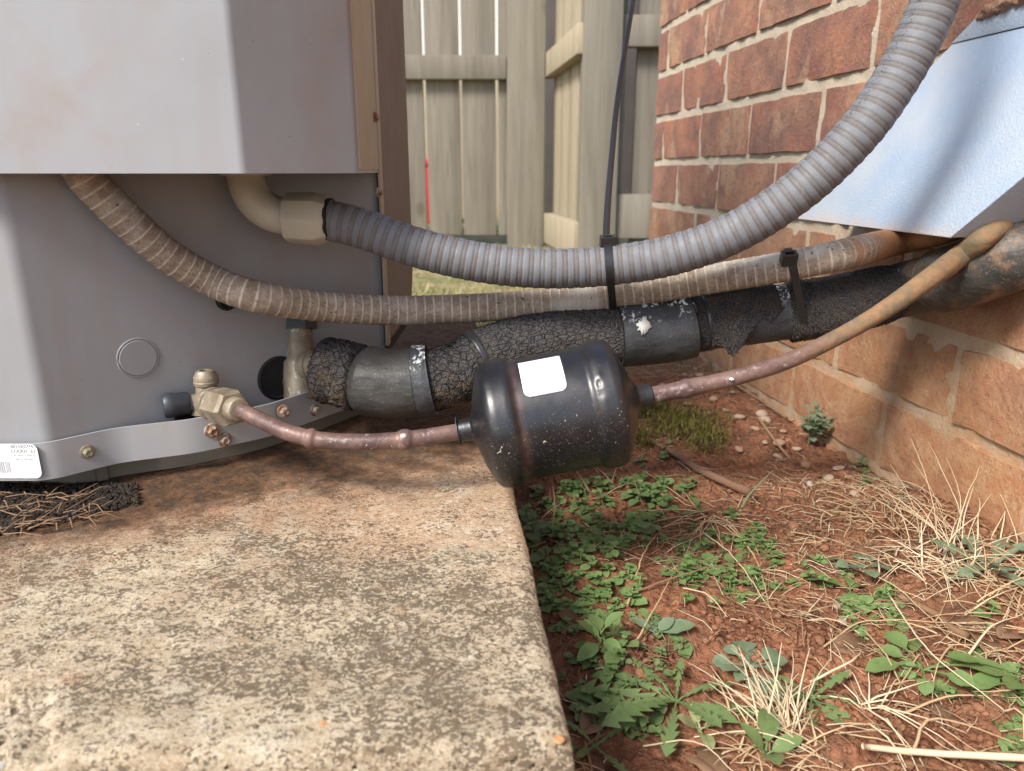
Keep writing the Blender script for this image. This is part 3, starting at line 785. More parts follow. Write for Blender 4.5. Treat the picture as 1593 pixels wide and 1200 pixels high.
# near post and the short panel between it and the house
yp = 2.30
x0, x1 = gx_at(905, 250, yp), gx_at(962, 250, yp)
post = obj('fence_post', box_me('fence_post', ((x0 + x1) / 2, yp + .06, .85), ((x1 - x0) / 2, 0, 0), (0, .055, 0), (0, 0, .90), .004), MAT['post'], base=((x0 + x1) / 2, yp, FZ))
tag(post, 'grey square wooden post with grain and a black cable hanging in front of it', 'fence post')
inf = thing('infill_fence', 'narrow wooden infill panel with a dark vertical slot between post and brick wall', 'fence', (gx_at(990, 250, yp), yp, FZ))
xa, xb, xc, xd = gx_at(962, 200, yp), gx_at(976, 200, yp), gx_at(992, 200, yp), gx_at(1045, 200, yp)
board('board', ((xa + xb) / 2, yp + .08), (xb - xa) / 2 - .001, .012, FZ + .04, 1.75, 0, MAT['fence'], inf)
board('board', ((xc + xd) / 2, yp + .08), (xd - xc) / 2 - .001, .012, FZ + .04, 1.75, 0, MAT['fence'], inf)
for a, b in ((PY(990, 372, yp)[2], PY(990, 303, yp)[2]), (PY(990, 70, yp)[2], PY(990, 20, yp)[2] ), (1.55, 1.65)):
    board('rail', ((xa + xd) / 2 + .004, yp + .045), (xd - xa) / 2, .020, a, b, 0, MAT['fence'], inf)
p1_, p2_ = PY(846, 300, 5.2), PY(1050, 300, 5.2)
sh_ = obj('dark_backing', box_me('dark_backing', ((p1_[0] + p2_[0]) / 2, 5.6, .95), ((p2_[0] - p1_[0]) / 2, 0, 0), (0, .4, 0), (0, 0, .97), .02), simple('dark_backing_colour', (.055, .045, .04), .8, .3, 6), base=((p1_[0] + p2_[0]) / 2, 5.6, -.02))  # dark block added behind the fence so its slots look dark
tag(sh_, 'dark block added behind the slot of the infill panel', 'backing')
nfz = .265 + .136 * 6
for k in range(14):
    pass
nf = thing('neighbour_fence', 'low tan board fence of the neighbour beyond the picket gaps', 'fence', (-.9, 6, -.02))
for k in range(16):
    board('board', (-2.3 + k * .17, 6.0), .082, .012, -.02, nfz, 0, MAT['fence_pale'], nf)
# what shows through the gaps: neighbour's pale wall, a red bin
nw = obj('neighbour_wall', box_me('neighbour_wall', (.2, 9.2, 1.4), (5, 0, 0), (0, .1, 0), (0, 0, 1.45), .0), simple('pale_siding', (.62, .60, .56), .7, .06, 3), base=(.2, 9.2, -.02))
tag(nw, 'pale neighbouring house wall glimpsed through the gaps of the picket fence', 'house wall')
p = PY(665, 268, 4.4)
bin_ = thing('red_bin', 'red object glimpsed through the left gap of the picket fence', 'bin', (p[0], 4.4, -.02))
RED = simple('red_plastic', (.62, .05, .06), .5, .1, 20)
V, Fc = box_v((p[0], 4.4, .14), (.13, 0, 0), (0, .12, 0), (0, 0, .16)); V = np.array(V); V[:4, :2] = (V[:4, :2] - [p[0], 4.4]) * .85 + [p[0], 4.4]
me = mesh_np('bin_body', V, Fc, smooth=False); obj('bin_body', bevelled(me, .01), RED, parent=bin_)
obj('lid', box_me('lid', (p[0], 4.4, .315), (.14, 0, 0), (0, .13, 0), (0, 0, .018), .008), RED, parent=bin_)
print('setting done')

# ================================================================== AIR CONDITIONER UNIT
unit = thing('condenser_unit', 'taupe metal outdoor condenser unit with service valves standing on the concrete pad', 'air conditioner', (-.4, .75, SLZ))
BF = .420                                  # front plane of the cabinet
A_ = (-.281, BF); B_ = (-.105, .596)
obj('cabinet_panel', sheet_profile('cabinet_panel', [(-.95, BF), A_, B_], .088, .80, .0012, .0045), MAT['paint'], parent=unit)
# side panel with rounded lower back corner
pts = [(-.1035, .600, .128)]
yb_, zb_ = .775, .150
pts.append((-.1035, .70, .128))
for k in range(7):
    t = R(90) * k / 6; pts.append((-.1035, yb_ - .05 + .05 * math.sin(t), zb_ + .03 - .05 * math.cos(t)))
pts += [(-.1035, yb_, .80), (-.1035, .600, .80)]
MAT['paint_side'] = paint_material('brown_shaded_side_paint', (.20, .165, .14), (.2, .14, .1), .7)  # cabinet paint darkened, the side's shade sits in the colour
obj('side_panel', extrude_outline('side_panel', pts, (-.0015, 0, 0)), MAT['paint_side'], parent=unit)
obj('cabinet_core', box_me('cabinet_core', (-.50, .72, .45), (.39, 0, 0), (0, .08, 0), (0, 0, .34)), MAT['black_dark'], parent=unit)
obj('top_cover', extrude_outline('top_cover', [(-.95, .38, .80), (-.14, .38, .80), (-.08, .44, .80), (-.08, .78, .80), (-.95, .78, .80)], (0, 0, .02), .003), MAT['paint'], parent=unit)
# light corner flange with screws
fl = obj('corner_flange', box_me('corner_flange', (-.1025, .597, .462), (.0012, 0, 0), (0, .0055, 0), (0, 0, .335), .0008), MAT['beige_flange_lit_side'], parent=unit)
def screw(p, ax, r, parent, mat='rust', name='screw', label=None):
    """hex-washer-head screw, head pointing along ax"""
    base = Vector(p); a = Vector(ax).normalized()
    V1, F1, _ = lathe(base, a, [(0, r * 1.25), (r * .25, r * 1.2), (r * .3, r * .8)], 20)
    V2, F2, _ = lathe(base, a, [(r * .25, r * .82), (r * .95, r * .8), (r * 1.1, r * .55), (r * 1.0, r * .3)], 6)
    V, Fc = merge([(V1, F1), (V2, F2)]); me = mesh_np(name, V, Fc, smooth=False)
    o = obj(name, me, MAT[mat], parent=parent)
    if label: o['label'] = label
    return o
for px, py in ((583, 183), (588, 300)):
    screw(PP(px, py, (1, 0, 0), -.099), (1, -.3, 0), .0030, unit)
# control box cover that stands proud of the corner
CF = .400
cov = sheet_profile('control_cover', [(-.95, CF), (-.1400, CF), (-.0900, .450), (-.1030, .590)], .264, .80, .0012, .0025)
obj('control_cover', cov, MAT['paint'], parent=unit)
lip = sheet_profile('cover_lip', [(-.94, CF + .004), (-.143, CF + .004), (-.0945, .4525)], .2655, .268, .010, .004)
obj('cover_lip', lip, MAT['paint'], parent=unit)
obj('cover_side', box_me('cover_side', (-.0962, .520, .53), (.0068, -.0730, 0) if False else (-.0062, .0665, 0), (.0008, .0001, 0), (0, 0, .264), .0004), MAT['beige_flange_lit_side'], parent=unit)  # warm light from the fence is put into this beige
# base strip bent round the valves
def ptz(px, py, z): return PZ(px, py, z)[:2]
SZ = .085
plan = [(-.95, ptz(75, 746, SZ)[1] - .002), ptz(75, 746, SZ), ptz(182, 717, SZ), ptz(305, 705, SZ), ptz(422, 679, SZ), ptz(538, 637, SZ), (-.10, .60)]
plan[2] = plan[2] + np.array([.0035, -.0035]); plan[1] = plan[1] + np.array([.001, -.002]); plan[0] = (-.95, plan[1][1])
strip = sheet_profile('base_strip', plan, [SZ] * 6 + [SZ + .004], [SZ + .0235] * 7, .0015, .010)
obj('base_strip', strip, MAT['paint_strip'], parent=unit)
# top return of the strip (a narrow ledge back to the cabinet)
plan_in = [np.array(p) + np.array([-.004, .009]) for p in plan]
pan = [(-.95, BF + .020), (-.275, BF + .022), (-.262, BF + .034), (-.225, .470), (-.185, .500), (-.150, .545), (-.118, .60)]
obj('base_pan', sheet_profile('base_pan', pan, [SLZ + .001] * 7, [.100] * 7, .002, .012), MAT['pan'], parent=unit)
# bolts on the strip
def on_strip(px, py, i, out=.0):
    a, b = np.array(plan[i]), np.array(plan[i + 1]); d = (b - a) / np.linalg.norm(b - a); n = np.array([d[1], -d[0], 0])
    return PP(px, py, n, n[:2].dot(a) + out), n
for px, py, i, r, lab in ((136, 703, 1, .0036, 'painted hex bolt'), (330, 670, 3, .0042, 'rusty hex screw'), (349, 684, 3, .0040, 'rusty hex screw'), (489, 638, 4, .0036, 'rusty hex screw'), (441, 640, 3, .0040, 'rusty hex screw')):
    p, n = on_strip(px, py, i); screw(p, n, r, unit, 'rust' if 'rusty' in lab else 'brass', label=lab)
# holes rusted through
for px, py in ((443, 640),):
    pass
# sticker with its printing
y0 = plan[0][1] - .0006
nF = (0, 1, 0)
c = [PP(-60, 694, nF, y0), PP(64, 691, nF, y0), PP(79, 744, nF, y0), PP(-60, 747, nF, y0)]
xR0, zT = c[1][0], c[1][2]; zB = c[2][2]; xR = max(c[1][0], c[2][0])
pts = []; rr = .004; xL = -.36
xRr = -.2835
for cx, cz, a0 in ((xRr - rr, zT - rr, 90), (xRr - rr, zB + rr, 0), (xL + rr, zB + rr, -90), (xL + rr, zT - rr, 180)):
    for k in range(6):
        a = R(a0 - 90 * k / 5) if a0 != 180 else R(180 - 90 * k / 5)
        pts.append((cx + rr * math.cos(a), y0, cz + rr * math.sin(a)))
stk = obj('sticker', extrude_outline('sticker', pts, (0, -.0003, 0)), MAT['white_label'], parent=unit)
def text_me(txt, size, loc, rot, ext=.00005):
    cu = bpy.data.curves.new('lettering', 'FONT'); cu.body = txt; cu.size = size; cu.extrude = ext; cu.align_x = 'CENTER'
    to = bpy.data.objects.new('lettering', cu); COL.objects.link(to)
    dg = bpy.context.evaluated_depsgraph_get(); me = bpy.data.meshes.new_from_object(to.evaluated_get(dg))
    bpy.data.objects.remove(to); me.transform(Matrix.Translation(loc) @ rot); return me
rt = Matrix.Rotation(R(90), 4, 'X'); yt = y0 - .00036
for txt, px, py, size, m_ in (('60133J3774', 34, 697, .0028, 'ink'), ('COUNT  63', 36, 704.5, .0028, 'ink'), ('Loc Base  15036-03', 38, 710, .0018, 'ink_pale'), ('Sub of 105,001', 38, 716, .0018, 'ink_pale')):
    p = PP(px, py, nF, yt); obj('lettering', text_me(txt, size, Vector(p), rt), MAT[m_], parent=stk)
parts = []; p0 = PP(-40, 720, nF, yt); 
x = -.345; random.seed(3)
while x < PP(15, 725, nF, yt)[0]:
    w_ = random.choice((.0003, .0005, .0008)); parts.append(box_v((x, yt, PP(0, 727, nF, yt)[2]), (w_ / 2, 0, 0), (0, .00005, 0), (0, 0, .0036))); x += w_ + random.choice((.0004, .0007))
V, Fc = merge(parts); obj('barcode', mesh_np('barcode', V, Fc, smooth=False), MAT['ink_pale'], parent=stk)

# cabinet chamfer details
nC = np.array([1, -1, 0]) / math.sqrt(2); cC = nC[:2].dot(np.array(A_))
def on_chamfer(px, py, out=0.0): return PP(px, py, nC, cC + out)
pk = on_chamfer(215, 557)
th = np.linspace(0, 2 * np.pi, 49); e1 = np.array([1, 1, 0]) / math.sqrt(2)
ringpts = [pk + .0125 * (math.cos(t) * e1 + math.sin(t) * np.array([0, 0, 1])) for t in th]
me = tube_me('knockout_ring', ringpts, .0007, seg=6, caps=False, spline=False)
obj('knockout_ring', me, MAT['paint'], parent=unit)
obj('knockout_disc', lathe_me('knockout_disc', pk - nC * .0012, nC, [(0, .0118), (.0016, .0118), (.0021, .0112)], 40), MAT['paint'], parent=unit)
pg = on_chamfer(351, 467)
obj('rubber_grommet', lathe_me('rubber_grommet', pg - nC * .001, nC, [(0, .0072), (.003, .0072), (.0045, .0058), (.0035, .004), (.006, .0036), (.008, .003), (.008, .0001)], 24), MAT['black_dark'], parent=unit)
# dark port openings
po = on_chamfer(433, 588)
obj('suction_port', lathe_me('suction_port', po - nC * .001, nC, [(0, .0165), (.0018, .0165), (.0025, .0150), (.0012, .0135)], 32), MAT['black_dark'], parent=unit)
po2 = on_chamfer(303, 640)
obj('liquid_port', box_me('liquid_port', po2, e1 * .014, nC * .0012, (0, 0, .0115), .001), MAT['black_dark'], parent=unit)

# liquid service valve
def ax_pt(px, py, D): return PD(px, py, D)
lv = thing('_tmp', 'x', 'x', (0, 0, 0)); bpy.data.objects.remove(lv)
DV = .499
vc = ax_pt(321, 632, DV)
vb = obj('liquid_valve', lathe_me('liquid_valve', ax_pt(321, 664, DV + .002), ax_pt(321, 600, DV) - ax_pt(321, 664, DV + .002), [(0, .0072), (.008, .0072), (.0082, .0095), (.019, .0095), (.021, .0068), (.031, .0068)], 28), MAT['brass'], parent=unit)
d_up = np.array([0, 0, 1.0])
pt = ax_pt(322, 603, DV)
obj('charge_port', lathe_me('charge_port', pt, d_up, [(0, .0066), (.0022, .0066), (.0024, .0080), (.0045, .0083), (.0050, .0079), (.0078, .0080), (.0118, .0055), (.0120, .0036), (.0080, .0032), (.008, .0001)], 32), MAT['brass'], parent=vb)
pL, pR = ax_pt(254, 632, DV - .012), ax_pt(318, 624, DV)
dL = pL - pR; LL = np.linalg.norm(dL)
obj('valve_stem', lathe_me('valve_stem', pR, dL, [(0, .0055), (LL * .45, .0055)], 20), MAT['brass'], parent=vb)
obj('valve_cap', lathe_me('valve_cap', pR + dL * .36, dL, [(0, .0068), (.001, .0076), (LL * .36, .0078), (LL * .40, .0084), (LL * .58, .0084), (LL * .64, .0074), (LL * .645, .0001)], 32), MAT['black_cap'], parent=vb)
pn0, pn1 = ax_pt(325, 627, DV - .010), ax_pt(368, 637, .460)
dn = pn1 - pn0; Ln = np.linalg.norm(dn)
obj('flare_collar', lathe_me('flare_collar', pn0 - dn * .1, dn, [(0, .0085), (Ln * .25, .0085), (Ln * .28, .0112), (Ln * .38, .0112), (Ln * .4, .008)], 28), MAT['brass'], parent=vb)
obj('flare_nut', lathe_me('flare_nut', pn0 + dn * .26, dn, [(0, .0108), (Ln * .05, .0120), (Ln * .58, .0120), (Ln * .66, .0105), (Ln * .665, .0075)], 6, smooth=False), MAT['brass'], parent=vb)
obj('flare_sleeve', lathe_me('flare_sleeve', pn0 + dn * .85, dn, [(0, .0078), (Ln * .22, .0076), (Ln * .26, .0066), (Ln * .265, .005)], 28), MAT['brass'], parent=vb)

# suction service valve
DS = .556
sb0, sb1 = ax_pt(469, 632, DS), ax_pt(464, 505, DS)
dsv = sb1 - sb0; Lv = np.linalg.norm(dsv)
sv_ = obj('suction_valve', lathe_me('suction_valve', sb0, dsv, [(0, .0095), (Lv * .06, .0098), (Lv * .1, .0125), (Lv * .54, .0125), (Lv * .62, .0098), (Lv * .97, .0092)], 32), MAT['brass'], parent=unit)
obj('hex_cap', lathe_me('hex_cap', sb0 + dsv * .94, dsv, [(0, .0138), (.0105, .0138), (.012, .012), (.014, .009), (.014, .0001)], 6, smooth=False), MAT['black_cap'], parent=sv_)
q0, q1 = ax_pt(432, 592, DS + .008), ax_pt(468, 590, DS)
obj('back_port', lathe_me('back_port', q0, q1 - q0, [(0, .0095), (np.linalg.norm(q1 - q0), .0095)], 24), MAT['brass'], parent=sv_)
q0, q1 = ax_pt(470, 572, DS), ax_pt(505, 569, DS - .012); dq = q1 - q0
obj('outlet_port', lathe_me('outlet_port', q0, dq, [(0, .0118), (.012, .0118), (.0125, .0105), (.022, .0105)], 28), MAT['brass'], parent=sv_)
print('unit done')

# ================================================================== CONDUITS
def cpath(L): return [PD(*p) for p in L]
def rib2(r0, amp, pitch):
    def f(S, TH, Lt):
        ph = (S / pitch + 10) % 1
        wide = np.abs(ph - .31) / .31; nar = np.abs(ph - .81) / .19
        return r0 - np.where(ph < .62, amp * wide ** 5, amp * .45 + amp * .55 * nar ** 3)
    return f
def rib(r0, amp, pitch, sharp=3.0, hel=0.0):
    def f(S, TH, Lt):
        ph = (S / pitch + 10) % 1
        tri = np.abs(ph - .5) * 2            # 1 at the groove, 0 at the crest
        return r0 - amp * tri ** sharp
    return f
grey_path = cpath([(505, 342, .490), (560, 355, .490), (650, 386, .492), (750, 409, .494), (850, 418, .495), (950, 413, .493), (1050, 396, .484),
                   (1150, 358, .472), (1250, 291, .455), (1335, 207, .440), (1395, 122, .432), (1436, 45, .425), (1462, -20, .42), (1490, -110, .415), (1500, -260, .41), (1505, -500, .41)])
me = tube_me('corrugated_sleeve', grey_path, rib2(.01345, .00060, .0075), step=.0005, seg=36)
gc = thing('grey_conduit', 'thick grey ribbed conduit sweeping from the cream elbow up to the top right', 'conduit', PD(850, 418, .495))
obj('corrugated_sleeve', me, MAT['conduit_grey'], parent=gc)
# cream 90 degree fitting
nb0, nb1 = PD(447, 340, .492), PD(513, 342, .490); dnb = nb1 - nb0; Lb = np.linalg.norm(dnb)
def nutprof(): return None
V1, F1, uv1 = lathe(nb0, dnb, [(0, .0150), (.0006, .0166), (Lb * .72, .0172)], 8)
me = lathe_me('fitting_nut', nb0, dnb, [(0, .0140), (.0008, .0168), (Lb * .70, .0176), (Lb * .86, .0160), (Lb * 1.0, .0145), (Lb, .0120), (Lb * .8, .0118)], 8, smooth=False)
bevelled(me, .0007, 2)
obj('fitting_nut', me, MAT['fitting'], parent=gc)
V, Fc, uv = tube(cpath([(381, 262, .486), (384, 285, .486), (396, 312, .487), (420, 331, .489), (452, 340, .492)]), lambda S, TH, Lt: .0118 + .0006 * (np.abs(((TH + 1.2) % (2 * np.pi)) - np.pi) < .12), step=.0015, seg=48)
obj('elbow_body', mesh_np('elbow_body', V, Fc, uv), MAT['fitting'], parent=gc)
pf = PD(382, 274, .486)
obj('elbow_flange', lathe_me('elbow_flange', pf, (0, 0, 1), [(0, .012), (.0004, .0165), (.0035, .0170), (.0045, .0150)], 32), MAT['fitting'], parent=gc)
obj('sealing_ring', lathe_me('sealing_ring', nb0 + dnb * .97, dnb, [(0, .0139), (.0022, .0141), (.0026, .0138)], 32), MAT['black_dark'], parent=gc)

dirty_path = [on_chamfer(104, 225, .013), on_chamfer(118, 252, .013), on_chamfer(143, 287, .014), on_chamfer(200, 345, .016), on_chamfer(262, 398, .018), on_chamfer(330, 437, .023)] + cpath([(400, 462, .480), (500, 477, .508), (600, 483, .528), (700, 481, .538), (800, 476, .540),
                    (900, 467, .538), (960, 459, .536), (1050, 444, .530), (1150, 427, .517), (1232, 413, .506), (1320, 394, .503)]) + [PW(1400, 374, .052), PW(1450, 362, .045), PW(1500, 346, .030), PW(1540, 330, .0)]
me = tube_me('corrugated_sleeve', dirty_path, rib(.0104, -.0003, .0066, 6), step=.0006, seg=32)
dc = thing('dirty_conduit', 'thinner dirt caked tan conduit sagging from under the unit cover to the brick wall', 'conduit', PD(700, 481, .545))
obj('corrugated_sleeve', me, MAT['conduit_dirty'], parent=dc)

# ================================================================== INSULATED SUCTION LINE
sl_ctrl = [(488, 574, .540), (525, 580, .537), (560, 590, .533), (620, 597, .528), (700, 585, .528), (760, 556, .534), (850, 531, .541), (950, 521, .545), (1030, 514, .548), (1090, 503, .548), (1150, 496, .546), (1210, 487, .544),
           (1310, 473, .538), (1400, 452, .524), (1500, 430, .508), (1590, 396, .498), (1690, 350, .50)]
SC, SS = catmull(cpath(sl_ctrl[:-4]) + [PW(1400, 452, .046), PW(1500, 427, .038), PW(1590, 392, .020), PW(1650, 368, -.03)], .001)
px_of = lambda p: (796.5 + F * ((p - O3)[0]) / ((p - O3)[1] * CT - (p - O3)[2] * ST))
PXS = np.array([px_of(p) for p in SC])
def seg_pts(pa, pb):
    i0 = int(np.argmin(np.abs(PXS - pa))); i1 = int(np.argmin(np.abs(PXS - pb))); return SC[i0:i1 + 1]
sline = thing('suction_line', 'fat black insulated refrigerant line with cracked foam and tape wraps behind the canister', 'pipe', SC[200])
def lump(r0, a, fr, seed, taper0=0, taper1=0, oval=0):
    def f(S, TH, Lt):
        r = r0 * (1 + a * fbm(S * fr, np.cos(TH) * 1.3, np.sin(TH) * 1.3, oct=3, seed=seed))
        if taper0: r = r * (1 - .45 * np.clip(1 - S / taper0, 0, 1) ** 2)
        if taper1: r = r * (1 - .45 * np.clip(1 - (Lt - S) / taper1, 0, 1) ** 2)
        return r
    return f
def piece(name, pa, pb, rf, mat, label=None, step=.001, seg=96):
    me = mesh_np(name, *tube(seg_pts(pa, pb)[::1], rf, seg=seg, spline=False))
    o = obj(name, me, MAT[mat], parent=sline)
    if label: o['label'] = label
    return o
piece('copper_core', 486, 1640, .0085, 'tape_plain', seg=16)
piece('foam_insulation', 492, 562, lump(.0232, .10, 60, 1, .008, .005), 'foam_coarse', 'ragged foam lump against the valve')
piece('foam_insulation', 655, 752, lump(.0212, .05, 50, 2), 'foam_coarse', 'coarsely cracked foam between the first wrap and the canister')
piece('foam_insulation', 742, 972, lump(.0224, .035, 30, 3, .007), 'foam_long', 'long cracked foam behind the canister')
piece('foam_insulation', 1066, 1106, lump(.0195, .05, 50, 4), 'foam_fine')
piece('foam_insulation', 1225, 1396, lump(.0214, .06, 30, 6, 0, .012), 'foam_fine', 'split foam before the wall')
def wrap_f(r0, seed, flare=0.0, cone=0.0):
    def f(S, TH, Lt):
        r = r0 * (1 + .012 * fbm(S * 60, np.cos(TH) * 2, np.sin(TH) * 2, oct=2, seed=seed) + .012 * vnoise(S * 25, TH * 0, seed=seed + 3))
        if cone: r = r * (1 - .42 * np.clip(1 - S / cone, 0, 1) ** 1.3)
        if flare: r = r + flare * np.clip(1 - (Lt - S) / .004, 0, 1)
        return r
    return f
piece('tape_wrap', 545, 660, wrap_f(.0252, 5, .0006, .014), 'tape_plain', 'broad smooth wrap nearest the unit')
piece('tape_cuff', 648, 672, wrap_f(.0262, 8, -.0006), 'tape', 'curled outer layer of the first wrap')
piece('tape_wrap', 958, 1074, wrap_f(.0248, 6, -.0005), 'tape', 'wrinkled wrap with white paint flakes')
piece('tape_wrap', 1108, 1243, wrap_f(.0205, 7), 'tape', 'wrap with torn foam hanging over it')
piece('smooth_insulation', 1385, 1472, wrap_f(.0206, 9), 'tape_plain', 'smooth black sleeve near the wall')
piece('smooth_insulation', 1466, 1650, wrap_f(.0225, 10), 'tape_plain', 'mud stained sleeve entering the wall')
def band(name, px, r, w=.0045):
    i = int(np.argmin(np.abs(PXS - px))); k = max(2, int(w / .001 / 2) + 1); C = SC[i - k:i + k + 1]
    n = len(C)
    V, Fc, uv = tube(C, lambda S, TH, Lt: r - .0011 * ((S < .0006) | (S > Lt - .0006)), seg=48, caps=False, spline=False)
    return obj(name, mesh_np(name, V, Fc, uv), MAT['black_plastic'], parent=sline)
band('strap', 747, .0232); band('strap', 1098, .0212)
# torn foam flap draped over the wrap at px 1085-1200
i0, i1 = int(np.argmin(np.abs(PXS - 1096))), int(np.argmin(np.abs(PXS - 1206)))
C = SC[i0:i1 + 1]; Tn, A, B = frames(C)
n = len(C); sL = np.linspace(0, 1, n); Vf = []; cols = 60
for i in range(n):
    # angular reach on the camera side: from over the top down to a ragged lower limit
    lo = -38 + 62 * sL[i] + 14 * float(vnoise(i * .17, 0.5, seed=3)) - 62 * math.exp(-((sL[i] - .30) / .13) ** 2) * 0
    hang = 1.5 * math.exp(-((sL[i] - .33) / .15) ** 2)
    top = 118 - 10 * sL[i]
    for j in range(cols):
        t = R(top + (lo - top) * j / (cols - 1)); th_ = math.pi - t if False else t
        r = .0228 + .0008 * float(vnoise(i * .12, j * .2, seed=4))
        # camera side is -A when A = T x up ; work it out from the sign
        p = C[i] + r * (math.cos(t) * A[i] + math.sin(t) * B[i])
        if j > cols * .75: p = p + np.array([0, 0, -1]) * .013 * hang * (j / cols - .75) * 4
        Vf.append(p)
Vf = np.array(Vf)
camdir = O3 - C[n // 2]
if np.dot(A[n // 2], camdir) < 0:
    # mirror angles to the camera side
    Vf = []
    for i in range(n):
        lo = -38 + 62 * sL[i] + 14 * float(vnoise(i * .17, 0.5, seed=3)); hang = 1.5 * math.exp(-((sL[i] - .33) / .15) ** 2); top = 118 - 10 * sL[i]
        for j in range(cols):
            t = math.pi - R(top + (lo - top) * j / (cols - 1))
            r = .0228 + .0008 * float(vnoise(i * .12, j * .2, seed=4))
            p = C[i] + r * (math.cos(t) * A[i] + math.sin(t) * B[i])
            if j > cols * .75: p = p + np.array([0, 0, -1]) * .013 * hang * (j / cols - .75) * 4
            Vf.append(p)
    Vf = np.array(Vf)
idx = np.arange(n * cols).reshape(n, cols)
Fq = np.stack([idx[:-1, :-1], idx[1:, :-1], idx[1:, 1:], idx[:-1, 1:]], -1).reshape(-1, 4)
g = Vf.reshape(n, cols, 3); uvf = np.stack([np.repeat(np.linspace(0, n * .001, n)[:, None], cols, 1), np.repeat(np.linspace(0, .055, cols)[None], n, 0)], -1).reshape(-1, 2)
me = mesh_np('torn_foam_flap', Vf, Fq, uvf)
bm = bmesh.new(); bm.from_mesh(me); bmesh.ops.recalc_face_normals(bm, faces=bm.faces)
bm.faces.ensure_lookup_table(); f0 = bm.faces[len(bm.faces) // 2]
if f0.normal.dot(Vector(O3) - f0.calc_center_median()) < 0: bmesh.ops.reverse_faces(bm, faces=bm.faces)
bm.to_mesh(me); bm.free()
o = obj('torn_foam_flap', me, MAT['foam_fine'], parent=sline); md = o.modifiers.new('thick', 'SOLIDIFY'); md.thickness = .0035; md.offset = -1
# white torn scrap of tape on the second wrap, and rusty seam strip in the split foam
def patch_on_line(name, pxc, t_deg, L, Wd, r, mat, parent, seed, th=.0006, rag=.25):
    i = int(np.argmin(np.abs(PXS - pxc))); Tn, A, B = frames(SC)
    side = 1 if np.dot(A[i], O3 - SC[i]) > 0 else -1
    pts = []; m_ = 26
    ctr = []
    for k in range(m_):
        a = 2 * math.pi * k / m_; rr = 1 + rag * float(vnoise(k * .8, 1.5, seed=seed)) + rag * .6 * random.uniform(-1, 1)
        s_, w_ = math.cos(a) * L / 2 * rr, math.sin(a) * Wd / 2 * rr
        ii = min(len(SC) - 1, max(0, i + int(s_ / .001))); t = R(t_deg) + w_ / r
        d = side * math.cos(t) * A[ii] + math.sin(t) * B[ii]
        pts.append((SC[ii] + d * r, SC[ii] + d * (r - th)))
    d = side * math.cos(R(t_deg)) * A[i] + math.sin(R(t_deg)) * B[i]
    V = [p[0] for p in pts] + [p[1] for p in pts] + [SC[i] + d * (r + .0002)]
    Fc = [(k, (k + 1) % m_, 2 * m_) for k in range(m_)] + [(k, k + m_, (k + 1) % m_ + m_, (k + 1) % m_) for k in range(m_)]
    me = mesh_np(name, V, Fc); bm = bmesh.new(); bm.from_mesh(me); bmesh.ops.recalc_face_normals(bm, faces=bm.faces); bm.to_mesh(me); bm.free()
    return obj(name, me, mat, parent=parent)
WHITE_SCRAP = simple('off_white_scrap', (.60, .60, .56), .7, .15, 300)
patch_on_line('paint_scrap', 988, 24, .011, .012, .0259, WHITE_SCRAP, sline, 3, rag=.45)
patch_on_line('split_seam', 1312, -36, .050, .007, .0207, simple('bare_tan_foam', (.30, .19, .085), .8, .3, 200), sline, 5, rag=.2)
for k, (a, b) in enumerate(((948, 26), (660, 60), (664, 30), (663, 5), (1398, 50), (1402, 30), (1075, 45))):
    patch_on_line('paint_scrap', a, b, .0018, .007, (.0259 if a < 1000 else .0250 if a == 1075 else .0226), WHITE_SCRAP, sline, 20 + k, rag=.5)

# ================================================================== LIQUID LINE AND FILTER DRIER
DD = .450
p0, p1 = PD(735, 667, DD), PD(1000, 617, DD)
ax = p1 - p0; Lx = np.linalg.norm(ax); ax /= Lx
fd = thing('filter_drier', 'glossy black steel filter drier canister with a blank white label', 'filter drier', (p0 + p1) / 2)
prof = []
for s, r in ((-.0065, .0062), (-.006, .0070), (.000, .0072), (.0008, .0095), (.0018, .0130), (.0050, .0250), (.0090, .0345), (.0108, .0372), (.0130, .0388), (.0160, .0394), (.0235, .0394), (.0262, .0388), (.0280, .0372), (.0295, .0368),
             (.050, .0368), (.0715, .0368), (.0728, .0373), (.0745, .0384), (.0775, .0392), (.0850, .0392), (.0880, .0384), (.0898, .0366), (.0915, .0330), (.0955, .0235), (.0985, .0145), (.1000, .0110), (.1010, .0090), (.1025, .0075), (.1030, .0072)):
    prof.append((s, r))
# resample profile smoothly
ps = np.array([a for a, b in prof]); pr = np.array([b for a, b in prof]); sn = np.linspace(ps[0], ps[-1], 150); rn = np.interp(sn, ps, pr)
k_ = np.array([1, 2, 1]) / 4; rn[1:-1] = np.convolve(rn, k_, 'valid')
V, Fc, uv = lathe(p0, ax, list(zip(sn, rn)), 128)
V = np.array(V)
# dents in the right bead
for (dpx, dpy, amp, wd) in ((932, 595, .0011, .0016), (936, 612, .0006, .0022), (930, 585, -.0004, .002)):
    best = PD(dpx, dpy, DD - .036); d2 = ((V - best) ** 2).sum(1); c0 = (p0 + ax * ((best - p0) @ ax)); w_ = np.exp(-d2 / wd ** 2)
    q = V[np.argmin(d2)]; d2 = ((V - q) ** 2).sum(1); w_ = np.exp(-d2 / wd ** 2); radial = V - (p0 + np.outer((V - p0) @ ax, ax)); radial /= np.linalg.norm(radial, axis=1)[:, None] + 1e-9
    V = V - radial * (amp * w_)[:, None]
me = mesh_np('canister', V, Fc, uv); obj('canister', me, MAT['drier'], parent=fd)
obj('inlet_stub', lathe_me('inlet_stub', p0 - ax * .0085, ax, [(0, .0056), (.0005, .0066), (.004, .0070), (.0095, .0071)], 32), MAT['drier'], parent=fd)
